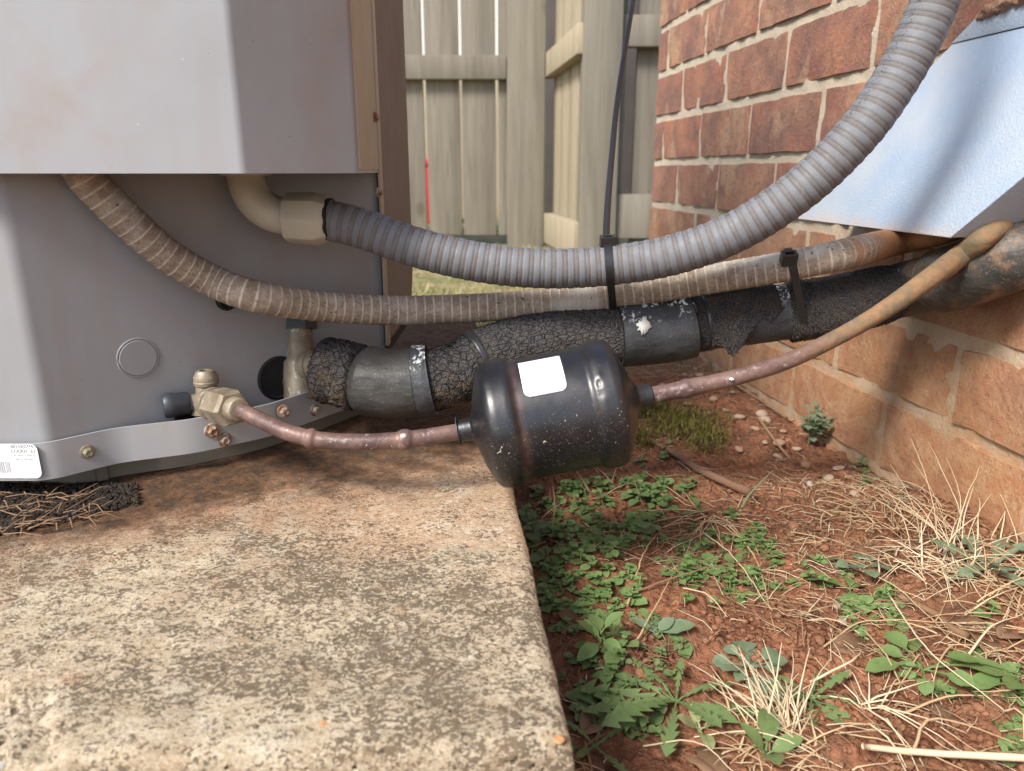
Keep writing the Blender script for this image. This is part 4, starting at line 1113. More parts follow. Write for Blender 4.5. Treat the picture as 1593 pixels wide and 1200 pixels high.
obj('outlet_stub', lathe_me('outlet_stub', p0 + ax * .100, ax, [(0, .0085), (.004, .0072), (.0105, .0070), (.0112, .0060)], 32), MAT['black_plastic'], parent=fd)
obj('washer', lathe_me('washer', p0 - ax * .0092, ax, [(0, .0050), (.0001, .0088), (.0006, .0088), (.0007, .005)], 32), MAT['black_cap'], parent=fd)
# label bent round the shell
aA = np.cross(ax, [0, 0, 1]); aA /= np.linalg.norm(aA); aB = np.cross(aA, ax)
if aA.dot(O3 - p0) < 0: aA = -aA
gs, gt = 24, 24; cl = [PD(814, 556, DD - .03), PD(870, 548, DD - .03)]
Vl, Fl = [], []
s_a, s_b = .0342, .0590
for lay, rr in ((0, .03735), (1, .0371)):
    for i in range(gs + 1):
        for j in range(gt + 1):
            u = i / gs; v = j / gt
            # rounded lower corners
            uu, vv = u, v
            rc = .16
            if v > 1 - rc:
                k = (v - (1 - rc)) / rc; sh = rc * .8 * (1 - math.sqrt(max(0, 1 - k * k))); uu = sh + u * (1 - 2 * sh)
            s_ = s_a + (s_b - s_a) * uu; t = R(80 - 43 * vv)
            Vl.append(p0 + ax * s_ + rr * (math.cos(t) * aA + math.sin(t) * aB))
m1 = (gs + 1) * (gt + 1); ii = np.arange(m1).reshape(gs + 1, gt + 1)
for i in range(gs):
    for j in range(gt):
        a, b, c_, d = ii[i, j], ii[i + 1, j], ii[i + 1, j + 1], ii[i, j + 1]
        Fl += [(a, b, c_, d), (a + m1, d + m1, c_ + m1, b + m1)]
rim = [ii[i, 0] for i in range(gs + 1)] + [ii[gs, j] for j in range(1, gt + 1)] + [ii[i, gt] for i in range(gs - 1, -1, -1)] + [ii[0, j] for j in range(gt - 1, 0, -1)]
for a, b in zip(rim, rim[1:] + rim[:1]): Fl.append((a, b, b + m1, a + m1))
me = mesh_np('label', Vl, Fl); bm = bmesh.new(); bm.from_mesh(me); bmesh.ops.recalc_face_normals(bm, faces=bm.faces); bm.to_mesh(me); bm.free()
obj('label', me, MAT['white_label'], parent=fd)

def bead_r(r0, beads, rough=.0):
    def f(S, TH, Lt):
        r = np.full_like(S, r0)
        for s_, w_, a in beads: r = r + a * np.exp(-((S - s_) / w_) ** 4)
        return r + rough * fbm(S * 200, np.cos(TH) * 3, np.sin(TH) * 3, oct=3, seed=4)
    return f
cp1 = cpath([(358, 632, .466), (380, 641, .458), (420, 661, .448), (455, 675, .442), (500, 685, .441), (560, 688, .441), (630, 684, .443), (700, 674, .447), (716, 671, .449)])
C1, S1 = catmull(cp1, .0007); px1 = np.array([px_of(p) for p in C1]); at1 = lambda px: S1[int(np.argmin(np.abs(px1 - px)))]
V, Fc, uv = tube(C1, bead_r(.0050, [(at1(484), .0024, .0012), (at1(630), .0035, .0013), (at1(664), .0006, -.0003)], .00006), seg=32, spline=False)
lp = obj('copper_pipe', mesh_np('copper_pipe', V, Fc, uv), MAT['copper'], base=C1[len(C1) // 2])
tag(lp, 'short purplish copper pipe curving from the brass valve nut to the canister', 'pipe')
cp2 = cpath([(1000, 617, .450), (1040, 610, .449), (1080, 602, .447), (1150, 586, .446), (1230, 560, .448), (1310, 521, .452), (1375, 483, .454), (1440, 438, .458)]) + [PW(1492, 400, .058), PW(1528, 372, .052), PW(1560, 348, .035), PW(1590, 325, .0)]
C2, S2 = catmull(cp2, .0007); px2 = np.array([px_of(p) for p in C2]); at2 = lambda px: S2[int(np.argmin(np.abs(px2 - px)))]
def r2(S, TH, Lt):
    r = bead_r(.0050, [(at2(1072), .0085, .0006), (at2(1068), .002, .0005)], .00012)(S, TH, Lt)
    return r + .0021 * sstep(at2(1290), at2(1500), S) * (1 + .12 * fbm(S * 120, np.cos(TH) * 2, np.sin(TH) * 2, oct=3, seed=2))
V, Fc, uv = tube(C2, r2, seg=32, spline=False)
lp2 = obj('copper_pipe', mesh_np('copper_pipe', V, Fc, uv), MAT['copper'], base=C2[len(C2) // 2])
tag(lp2, 'long purplish copper pipe from the canister up to the wall, caked in mud', 'pipe')
for (px, py, D) in ((1138, 590, .4405),):
    me = rock_me('paint_drop', .0016, 3, 2, .5); me.transform(Matrix.Translation(PD(px, py, D))); obj('paint_drop', me, MAT['white_label'], parent=lp2)
me = rock_me('solder_blob', .0022, 5, 2, .8); me.transform(Matrix.Translation(PD(628, 678, .4385))); obj('solder_blob', me, simple('silver_solder', (.42, .43, .44), .35, .1), parent=lp)

# ================================================================== CABLE TIES
def tie(name, label, c1, r1, c2, r2, axis, head_dir, base, width=.0052, th=.0011, hs=.0047):
    axis = np.array(axis) / np.linalg.norm(axis); u = c2 - c1; u = u - axis * (u @ axis); u /= np.linalg.norm(u); v = np.cross(axis, u)
    P2 = []
    for c, r in ((c1, r1), (c2, r2)):
        d = c - c1
        for k in range(48):
            t = 2 * math.pi * k / 48; P2.append(((d @ u) + r * math.cos(t), (d @ v) + r * math.sin(t)))
    P2 = sorted(set(P2))
    def half(P):
        h = []
        for p in P:
            while len(h) > 1 and (h[-1][0] - h[-2][0]) * (p[1] - h[-2][1]) - (h[-1][1] - h[-2][1]) * (p[0] - h[-2][0]) <= 0: h.pop()
            h.append(p)
        return h
    hull = half(P2)[:-1] + half(P2[::-1])[:-1]
    ctr = np.mean(hull, 0); n = len(hull); V = []
    lean = (c2 - c1) @ axis / max(1e-6, (c2 - c1) @ u)
    for (a, b) in hull:
        nn = np.array([a, b]) - ctr; nn /= np.linalg.norm(nn)
        for (dr, dw) in ((0, -1), (0, 1), (th, 1), (th, -1)):
            V.append(c1 + u * (a + nn[0] * dr) + v * (b + nn[1] * dr) + axis * (dw * width / 2 + a * lean))
    Fc = []
    for i in range(n):
        j = (i + 1) % n
        for k in range(4): Fc.append((i * 4 + k, i * 4 + (k + 1) % 4, j * 4 + (k + 1) % 4, j * 4 + k))
    me = mesh_np(name, V, Fc, smooth=False); bm = bmesh.new(); bm.from_mesh(me); bmesh.ops.recalc_face_normals(bm, faces=bm.faces); bm.to_mesh(me); bm.free()
    me.polygons.foreach_set('use_smooth', np.ones(len(me.polygons), bool)); me.set_sharp_from_angle(angle=R(40))
    t = thing(name, label, 'cable tie', base)
    obj('strap', me, MAT['black_plastic'], parent=t)
    hp, hz, hx = head_dir
    hx = np.array(hx) / np.linalg.norm(hx); hz = np.array(hz) / np.linalg.norm(hz); hy = np.cross(hz, hx)
    # head: a frame with an open slot
    w1, d1, h1 = hs * 1.05, hs * .8, hs * .85
    parts = [box_v(hp + hx * (w1 * .78), hx * w1 * .22, hy * d1, hz * h1), box_v(hp - hx * (w1 * .78), hx * w1 * .22, hy * d1, hz * h1),
             box_v(hp + hy * d1 * .75, hx * w1 * .56, hy * d1 * .25, hz * h1 * .97), box_v(hp - hy * d1 * .75, hx * w1 * .56, hy * d1 * .25, hz * h1 * .97), box_v(hp - hz * h1 * .4, hx * w1 * .56, hy * d1 * .5, hz * h1 * .5)]
    V, Fc = merge(parts); obj('locking_head', mesh_np('locking_head', V, Fc, smooth=False), MAT['black_plastic'], parent=t)
    return t
g1, d1_ = PD(948, 413, .493), PD(953, 460, .537)
tie('cable_tie', 'black cable tie strapping the grey and the tan conduit together', g1, .0136, d1_, .0111, (1, 0, .02), (PD(945, 377, .488), (0, -.2, 1), (1, 0, .05)), g1)
g2, s2 = PD(1231, 413, .506), PD(1244, 482, .543)
tie('cable_tie', 'black cable tie around the tan conduit and the insulated line, head on top', g2, .0112, s2, .0222, (1, -.1, .12), (PD(1227, 402, .492), (-.1, -.45, 1), (1, -.1, .1)), g2)
# black cable hanging down in front of the fence post
cab = cpath([(992, -60, .80), (985, 0, .74), (972, 80, .68), (960, 160, .63), (952, 240, .58), (946, 310, .54), (943, 368, .51), (946, 385, .508)])
me = tube_me('black_cable', cab, .0024, step=.003, seg=12)
tag(obj('black_cable', me, MAT['black_plastic'], base=cab[3]), 'thin black cable hanging in front of the fence post down to the cable tie', 'cable')

# ================================================================== LINE SET HOOD ON THE WALL
hood = thing('line_set_hood', 'blue grey painted metal hood screwed to the bricks over the pipe entry', 'pipe hood', W(.6, 0, .26))
f0 = PW(1222, 341, .070); n0 = PW(1478, 366, .070); f0[2] = n0[2] = (f0[2] + n0[2]) / 2
ft = PW(1482, 68, .004); vec = ft - f0
nt_ = n0 + vec; nt_ = nt_ + WN * (.004 - ((nt_ - W0) @ WN))
wf = f0 - WN * .069; wn_ = n0 - WN * .069
def slab_poly(name, pts, nrm_, th, mat, parent, bev=.0006):
    return obj(name, extrude_outline(name, pts, np.array(nrm_) * -th, bev), mat, parent=parent)
up_n = np.cross(n0 - f0, vec); up_n /= np.linalg.norm(up_n)
if up_n @ WN < 0: up_n = -up_n
slab_poly('sloped_plate', [f0, n0, nt_, ft], up_n, .0016, MAT['hood'], hood)
en = np.cross(nt_ - n0, wn_ - n0); en /= np.linalg.norm(en)
if en @ (O3 - n0) < 0: en = -en
slab_poly('end_plate', [n0 + en * .0003, wn_ + en * .0003, nt_ - WN * .003 + en * .0003], en, .0014, MAT['hood'], hood)
en2 = np.cross(ft - f0, wf - f0); en2 /= np.linalg.norm(en2)
if en2 @ (O3 - n0) > 0: en2 = -en2
slab_poly('end_plate', [f0, wf, ft - WN * .003], en2, .0014, MAT['hood'], hood)
fu = np.array([0, 0, .020]) + WDIR * .007
slab_poly('wall_flange', [ft + WN * .0015, nt_ + WN * .0015, nt_ + fu + WN * .0015 - WDIR * .0, ft + fu * .75 - WDIR * .03 + WN * .0015], WN, .0016, MAT['hood'], hood)
# sealant bead along the top of the hood flange
sp = [ft + fu * .75 - WDIR * .03, (ft + nt_) / 2 + fu, nt_ + fu, nt_ + fu - WDIR * .05]
me = tube_me('sealant_bead', [p + WN * .002 for p in sp], lambda S, TH, Lt: .0034 * (1 + .8 * fbm(S * 160, np.cos(TH), np.sin(TH), oct=3, seed=8)), step=.0015, seg=16)
obj('sealant_bead', me, simple('brown_cracked_sealant', (.30, .18, .12), .9, .4, 150, .003), parent=hood)
# mud collar where the pipes enter the wall
me = rock_me('mud_packing', .030, 21, 4, .8)
Vv_ = np.array([v.co for v in me.vertices]); dd = fbm(Vv_[:, 0] * 90, Vv_[:, 1] * 90, Vv_[:, 2] * 90, oct=4, seed=7) * .004
for v, k in zip(me.vertices, dd): v.co += v.co.normalized() * k
ctr = W(.52, -.014, .232); me.transform(Matrix.Translation(ctr))
o = obj('mud_packing', me, MAT['clod'], base=ctr); tag(o, 'lump of red mud packed where the pipes enter the brick wall', 'mud')
print('pipes done')
# ================================================================== PLANTS AND LITTER  (placed on the soil)
def G(px, py, dz=0.0):
    p = PZ(px, py, 0.0)
    for _ in range(3):
        h = float(soil_h(p[0], p[1])); p = PZ(px, py, h)
    p[2] += dz; return p
def on_soil(x, y): return np.array([x, y, float(soil_h(x, y)) - .002])

def leaf_geo(L, Wd, kind='oval', nseg=6, fold=.25, curl=.3, rnd=random):
    """leaf along +x from the origin, up = z. returns V, F, UV"""
    V, UV = [], []; k = nseg
    for i in range(k + 1):
        t = i / k
        if kind == 'oval': w = math.sin(math.pi * min(1, t * .97 + .03)) ** .75
        elif kind == 'spoon': w = (.12 + .88 * sstep(.35, .62, t)) * math.sqrt(max(0, 1 - max(0, (t - .66) / .34) ** 2))
        elif kind == 'round': w = math.sqrt(max(0, 1 - (2 * t - 1) ** 2)) * 1.0
        elif kind == 'lobed':
            w = (.16 + .84 * t) * (1.0 if i % 2 else .38) if i < k - 1 else (.62 if i == k - 1 else 0)
        elif kind == 'blade': w = (1 - t) ** .5 * min(1, .5 + t * 3)
        if i == k: w = 0 if kind != 'blade' else 0
        w = float(w) * Wd / 2
        z = -curl * L * (t ** 2) * .5
        back = -.12 * L if (kind == 'lobed' and i % 2 and i < k) else 0
        for sgn in (-1, 0, 1):
            V.append((L * t + (back if sgn else 0), sgn * w, z + abs(sgn) * w * fold + (rnd.uniform(-1, 1) * w * .12 if sgn else 0)))
            UV.append((t, .5 + sgn * .5))
    Fc = []
    for i in range(k):
        a = i * 3
        Fc += [(a, a + 3, a + 4, a + 1), (a + 1, a + 4, a + 5, a + 2)]
    return np.array(V), Fc, UV
def place_rot(V, p, yaw, pitch, roll=0):
    Mx = (Matrix.Rotation(yaw, 3, 'Z') @ Matrix.Rotation(-pitch, 3, 'Y') @ Matrix.Rotation(roll, 3, 'X'))
    return np.asarray(V) @ np.array(Mx).T + np.array(p)
class Acc:
    def __init__(s): s.V = []; s.F = []; s.U = []; s.n = 0
    def add(s, V, Fc, UV=None):
        s.V.append(np.asarray(V)); s.F += [tuple(i + s.n for i in f) for f in Fc]; s.U += list(UV) if UV is not None else [(0, .25)] * len(V); s.n += len(V)
    def me(s, name, smooth=True):
        return mesh_np(name, np.vstack(s.V), s.F, s.U, smooth)
def thin(pts, r0, r1, sides=4):
    P = np.asarray(pts, float); n = len(P); Tn = np.gradient(P, axis=0); V = []
    for i in range(n):
        t = Tn[i] / (np.linalg.norm(Tn[i]) + 1e-9); a = np.cross(t, (0, 0, 1)); a = a / (np.linalg.norm(a) + 1e-9) if np.linalg.norm(a) > 1e-3 else np.array([1, 0, 0]); b = np.cross(a, t)
        r = r0 + (r1 - r0) * i / (n - 1)
        for k in range(sides):
            q = 2 * math.pi * k / sides; V.append(P[i] + r * (math.cos(q) * a + .6 * math.sin(q) * b))
    Fc = []
    for i in range(n - 1):
        for k in range(sides): Fc.append((i * sides + k, i * sides + (k + 1) % sides, (i + 1) * sides + (k + 1) % sides, (i + 1) * sides + k))
    return V, Fc

# ---- chickweed carpets (nobody could count the leaves)
def sprig(acc, p, yaw, size, rnd, tall=1.0):
    """a small upright stem with leaf pairs getting smaller upwards"""
    h = size * rnd.uniform(1.0, 2.4) * tall; lean = rnd.uniform(0, .9); d = np.array([math.cos(yaw) * lean, math.sin(yaw) * lean, 1.0]); d /= np.linalg.norm(d)
    q = [p, p + d * h * .5 + np.array([0, 0, .002]), p + d * h]
    acc.add(*thin(q, .0006, .0004))
    for lev in range(3):
        c = p + d * h * (.45 + .27 * lev); sz = size * (1.15 - .28 * lev)
        for k in range(2 if lev < 2 else 4):
            y = yaw + lev * 1.57 + k * (math.pi if lev < 2 else 1.57) + rnd.uniform(-.35, .35)
            L = 1.2 * sz * rnd.choice((.7, .9, 1.1, 1.5)) * rnd.uniform(.8, 1.15) * (1 if lev < 2 else .8)
            V, Fc, UV = leaf_geo(L, L * rnd.uniform(.72, .95), 'round' if rnd.random() < .6 else 'oval', 5, .22, rnd.uniform(.1, .5), rnd)
            acc.add(place_rot(V, c, y, rnd.uniform(-.15, .45), rnd.uniform(-.3, .3)), Fc, UV)
CARPETS = [  # label, material, leaf size, [(px, py, spread px x, y, count)]
    ('dense carpet of green chickweed beside the pad below the canister', 'leaf', .0062, [(860, 790, 40, 40, 34), (920, 770, 55, 35, 44), (985, 790, 50, 40, 44), (1040, 775, 40, 25, 22), (900, 835, 45, 22, 22), (980, 835, 50, 22, 26), (850, 850, 20, 20, 8)], 'leaf_dark'),
    ('small leaved chickweed patch against the pad edge', 'leaf', .0046, [(875, 900, 38, 35, 40), (925, 925, 50, 30, 52), (970, 905, 25, 18, 20), (915, 955, 40, 14, 18), (880, 880, 25, 25, 16)], 'leaf'),
    ('loose green weed patch around the straw crossing', 'leaf', .0050, [(1090, 870, 45, 32, 34), (1150, 850, 48, 35, 36), (1190, 880, 40, 30, 24), (1130, 910, 40, 22, 18), (1165, 820, 28, 16, 12), (1105, 840, 35, 20, 16), (1060, 895, 20, 20, 10)], 'leaf'),
    ('bright green weed patch in the red soil', 'leaf', .0050, [(1345, 945, 34, 26, 26), (1375, 930, 22, 18, 12), (1300, 880, 26, 14, 8), (1285, 890, 12, 8, 5)], 'leaf'),
    ('weeds mixed in litter at the front corner of the pad', 'leaf_dark', .0052, [(940, 1010, 40, 35, 20), (990, 1040, 60, 40, 22), (935, 1060, 40, 40, 16), (1010, 980, 35, 20, 12), (950, 1110, 50, 50, 18), (1060, 1000, 25, 14, 8)], 'leaf_dark'),
    ('small weeds at the right edge of the soil', 'leaf', .0050, [(1580, 1085, 25, 30, 16), (1575, 1150, 20, 30, 10), (1460, 1060, 40, 20, 8), (1540, 960, 20, 10, 4)], 'leaf'),
    ('tiny plants in the gravel along the foot of the bricks', 'leaf_dark', .0060, [(1345, 738, 16, 10, 7), (1400, 758, 18, 14, 8), (1010, 700, 25, 12, 8), (1035, 690, 15, 8, 4)], 'leaf_blue')]
for ci, (lab, m_, sz, blobs, m2) in enumerate(CARPETS):
    rnd = random.Random(100 + ci); acc = Acc()
    for (cx, cy, sx, sy, cnt) in blobs:
        for _ in range(int(cnt * .62)):
            px = cx + max(-1.6, min(1.6, rnd.gauss(0, .75))) * sx; py = cy + max(-1.6, min(1.6, rnd.gauss(0, .75))) * sy
            p = G(px, py + 6)
            if p[0] < edge_x(p[1]) + .012: continue
            if p[0] > .405 - .1263 * p[1]: continue
            sprig(acc, p - np.array([0, 0, .004]), rnd.uniform(0, 6.28), sz * rnd.uniform(.75, 1.15), rnd, 1.0 if ci != 0 else 1.1)
    o = obj('chickweed', acc.me('chickweed'), MAT[m_], base=G(blobs[0][0], blobs[0][1]), kind='stuff'); tag(o, lab, 'weeds')

# ---- single plants with leaves one can pick apart
def plant(name, label, cat, px, py, leaves, kind, mat, seed, group=None, L=(.03, .045), Wr=.35, pitch=(.1, .6), nseg=8, stalk=.25, custom=None, rise=.0):
    p = G(px, py); rnd = random.Random(seed)
    t = thing(name, label, cat, p, group)
    angs_ = custom or [(6.283 * k / leaves + rnd.uniform(-.3, .3), rnd.uniform(*L)) for k in range(leaves)]
    for yaw, LL_ in angs_:
        acc = Acc(); pt_ = rnd.uniform(*pitch)
        V, Fc, UV = leaf_geo(LL_, LL_ * Wr * rnd.uniform(.85, 1.15), kind, nseg, rnd.uniform(.1, .35), rnd.uniform(.2, 1.1), rnd)
        V = V + np.array([LL_ * stalk, 0, 0]); acc.add(V, Fc, UV)
        acc.add(*thin([(0, 0, 0), (LL_ * stalk * .6, 0, .0006), (LL_ * stalk * 1.1, 0, 0)], .0008, .0006))
        W_ = place_rot(np.vstack(acc.V), p + np.array([0, 0, .001 + rise * rnd.random()]), yaw, pt_, rnd.uniform(-.3, .3))
        lo = soil_h(W_[:, 0], W_[:, 1]) + .0004; W_[:, 2] = np.maximum(W_[:, 2], lo)
        obj('leaf', mesh_np('leaf', W_, acc.F, acc.U), MAT[mat], parent=t)
    return t
plant('dandelion', 'big dandelion rosette with jagged leaves in the litter beside the pad corner', 'plant', 1052, 1095, 0, 'lobed', 'leaf_dark', 1, Wr=.42, pitch=(.0, .5), nseg=12,
      custom=[(2.95, .047), (3.3, .040), (2.55, .036), (3.75, .040), (-.25, .034), (.35, .026), (4.4, .030), (-.75, .027), (1.3, .022), (5.1, .030), (2.1, .028), (3.5, .028)])
plant('dandelion', 'smaller jagged rosette under the pad corner beside brown chips', 'plant', 925, 1165, 0, 'lobed', 'leaf_dark', 2, Wr=.45, nseg=10, custom=[(.3, .02), (1.2, .022), (2.4, .018), (4.2, .018), (5.3, .020)])
plant('rosette_plant', 'bluish green crinkled rosette under the bleached straw tuft', 'plant', 1165, 1040, 11, 'spoon', 'leaf_blue', 3, L=(.013, .020), Wr=.6, pitch=(.0, .5))
plant('rosette_plant', 'bluish green crinkled rosette in the middle of the bare soil', 'plant', 1335, 885, 9, 'spoon', 'leaf_blue', 4, L=(.013, .020), Wr=.6, pitch=(.0, .5))
plant('rosette_plant', 'wavy bluish rosette half hidden by the straw at the right edge', 'plant', 1535, 890, 10, 'lobed', 'leaf_blue', 5, L=(.024, .034), Wr=.6, pitch=(.2, .9), nseg=8)
plant('broadleaf_weed', 'broad leaved weed with yellow new leaves in the right soil', 'plant', 1435, 1045, 0, 'spoon', 'leaf', 6, Wr=.52, pitch=(.1, .5), nseg=10,
      custom=[(1.9, .022), (1.35, .024), (.15, .030), (-.25, .034), (3.2, .024), (-.9, .020), (5.5, .026), (2.6, .018), (4.3, .016)])
plant('broadleaf_weed', 'broad oval leaved weed at the right edge below the dead leaf', 'plant', 1590, 1055, 0, 'spoon', 'leaf', 7, Wr=.42, pitch=(.1, .6), nseg=10,
      custom=[(2.9, .030), (3.4, .026), (2.4, .028), (1.8, .024), (3.9, .024), (4.6, .018)])
plant('broadleaf_weed', 'fresh weed with two large oval leaves beside the bright green patch', 'plant', 1322, 920, 0, 'oval', 'leaf', 8, Wr=.55, pitch=(.1, .6),
      custom=[(2.5, .024), (4.35, .020), (.6, .014), (1.2, .014)])
plant('broadleaf_weed', 'dark toothed plant beneath the right side of the bleached tuft', 'plant', 1262, 1090, 9, 'lobed', 'leaf_dark', 9, L=(.016, .024), Wr=.5, nseg=8, pitch=(0, .4))
plant('broadleaf_weed', 'small weed with a big round leaf left of the bleached tuft', 'plant', 1020, 990, 0, 'oval', 'leaf_blue', 10, Wr=.6, custom=[(.05, .019), (.5, .012), (2.6, .014), (1.6, .012)])
plant('broadleaf_weed', 'pale four leaved sprout growing through the litter', 'plant', 1088, 1145, 0, 'oval', 'leaf_pale', 11, Wr=.6, pitch=(.4, .8), custom=[(.1, .011), (1.7, .011), (3.2, .012), (4.9, .012), (2.4, .008)], rise=.004)
plant('broadleaf_weed', 'upright small weed by the pad edge with lobed base leaves', 'plant', 935, 1010, 0, 'oval', 'leaf', 12, Wr=.6, pitch=(.2, 1.0), custom=[(.6, .014), (1.8, .014), (3.0, .016), (4.0, .016), (5.2, .014), (2.4, .012)], rise=.012)
plant('broadleaf_weed', 'lone sprout standing at the lower centre edge of the soil', 'plant', 1190, 1185, 0, 'oval', 'leaf_dark', 13, Wr=.5, pitch=(.3, 1.1), custom=[(1.2, .020), (2.4, .014), (.2, .016), (4.6, .018)], rise=.006)
# leafy stem plant at the foot of the wall
p = G(1258, 690); sp_ = thing('wall_weed', 'bushy blue green weed growing at the foot of the brick wall', 'plant', p)
rnd = random.Random(31)
for k in range(6):
    a = Acc(); yaw = rnd.uniform(0, 6.28); hh = rnd.uniform(.018, .042); top = p + np.array([math.cos(yaw) * .014, math.sin(yaw) * .012 - .004, hh])
    a.add(*thin([p, (p + top) / 2 + np.array([0, 0, .004]), top], .0011, .0007)); obj('stem', a.me('stem'), MAT['leaf_pale'], parent=sp_)
    for lev in range(4):
        for q in range(3):
            c_ = p + (top - p) * (.4 + .2 * lev); V, Fc, UV = leaf_geo(rnd.uniform(.010, .016), .0075, 'spoon', 6, .2, .4, rnd)
            obj('leaf', mesh_np('leaf', place_rot(V, c_, q * 2.1 + lev + yaw, rnd.uniform(0, .8)), Fc, UV), MAT['leaf_blue'], parent=sp_)

# ---- straw
def straw_pts(p, yaw, pitch, L, rnd, n=7, sag=.3, kink=.3):
    P = [np.array(p, float)]; y = yaw; pt_ = pitch
    for i in range(n):
        y += rnd.uniform(-kink, kink) * .5; pt_ -= sag / n * 2
        d = np.array([math.cos(y) * math.cos(pt_), math.sin(y) * math.cos(pt_), math.sin(pt_)])
        q = P[-1] + d * L / n
        h = float(soil_h(q[0], q[1])) + .0012
        if q[2] < h: q[2] = h + rnd.uniform(0, .002); pt_ = max(pt_, 0)
        P.append(q)
    return P
def tuft(name, label, px, py, cnt, Lr, pitch, yawc, yaws, mat, seed, spread=.006, r=.0006, group=None, kink=.28):
    p = G(px, py); rnd = random.Random(seed); acc = Acc()
    for _ in range(cnt):
        b = p + np.array([rnd.gauss(0, spread), rnd.gauss(0, spread), -.002])
        P = straw_pts(b, yawc + rnd.uniform(-yaws, yaws), rnd.uniform(*pitch), rnd.uniform(*Lr), rnd, 6, .3, kink)
        acc.add(*thin(P, r * rnd.uniform(.8, 1.4), r * .25))
    o = obj(name, acc.me(name), MAT[mat], base=p); return tag(o, label, 'dry grass', group)
tuft('straw_tuft', 'bleached standing straw tuft in the lower centre of the soil', 1215, 1130, 42, (.018, .050), (.35, 1.35), 2.0, 1.5, 'straw_pale', 1, .007, .0006)
tuft('straw_tuft', 'pale upright dry grass leaning against the bricks', 1480, 850, 24, (.030, .085), (.6, 1.5), 1.9, 1.1, 'straw_pale', 2, .012, .00065, kink=.40)
tuft('straw_tuft', 'flattened dry grass mat along the foot of the wall', 1380, 800, 80, (.015, .042), (.0, .5), 2.9, 2.6, 'straw', 3, .026, .0007, kink=.40)
tuft('straw_tuft', 'dry grass clump with stalks in the soil below the wall', 1455, 880, 50, (.02, .055), (.0, .9), 2.0, 3.0, 'straw_pale', 4, .014)
tuft('straw_tuft', 'tangled dry grass over the right bluish rosette', 1555, 905, 80, (.018, .045), (.1, 1.0), 2.5, 3.1, 'straw', 5, .020)
tuft('straw_tuft', 'star shaped pale straw crossing near the lower right', 1345, 1100, 12, (.03, .055), (.02, .5), 1.5, 3.1, 'straw_pale', 6, .003, .0007)
tuft('straw_tuft', 'brown straw knot in the middle of the weeds', 1105, 805, 16, (.03, .06), (.0, .3), 4.0, 2.4, 'straw', 7, .003, .0010)
tuft('straw_tuft', 'short brown stubble in front of the rosette', 1200, 1160, 50, (.012, .03), (.1, 1.0), 1.5, 3.1, 'straw', 8, .012)
tuft('straw_tuft', 'fine dry stubble left of the centre weeds', 1030, 1020, 40, (.008, .016), (.3, 1.2), 1.5, 3.1, 'straw_dark', 9, .008)
tuft('straw_tuft', 'dry reddish stalks beneath the canister', 935, 770, 8, (.03, .05), (.5, 1.2), 1.5, 3.1, 'straw_dark', 10, .008, .0012)
tuft('straw_tuft', 'loose straw gathered at the right edge near the front', 1560, 1000, 60, (.02, .06), (.0, .3), 2.5, 3.1, 'straw', 11, .022)

# long single stalks traced over the soil
STALK_LABELS = ['brown stalk bending down left of the straw knot', 'lower straw stalk below the bend beside the weed', 'thick straw from the bend to the knot', 'yellow straw running up left from the knot to the canister', 'long pale straw falling right from the knot', 'straw arching down right of the pale one', 'thin brown stem lying across the loose weed patch', 'short straw ending in a brown speck of soil', 'straw above the bluish rosette pointing left', 'straw crossing over the bluish rosette', 'long pale straw crossing the broad leaved weed', 'short pale straw left of the big oval leaf', 'straw arching below the bright green patch', 'straw right of the bleached tuft near the bottom', 'pale straw ending at the bottom edge', 'straw under the broad weed running to the right edge', 'curved straw above the white stalk', 'short straw at the lower right edge', 'upright brown stalk against the pad near the canister', 'pale straw right of the four leaved sprout', 'pale straw below the bark chip', 'brown stalk along the pad corner', 'bleached straw over the grey dead leaf', 'bleached straw below the grey dead leaf', 'straw under the white stalk', 'short pale straw on the star shaped crossing', 'straw below the oval leaved weed at right', 'straw left of the bleached tuft foot', 'straw from the oval leaf down to the star crossing', 'dark stem on bare soil below the weeds', 'dark stem near the brown twig', 'dark stem standing beside the moss']
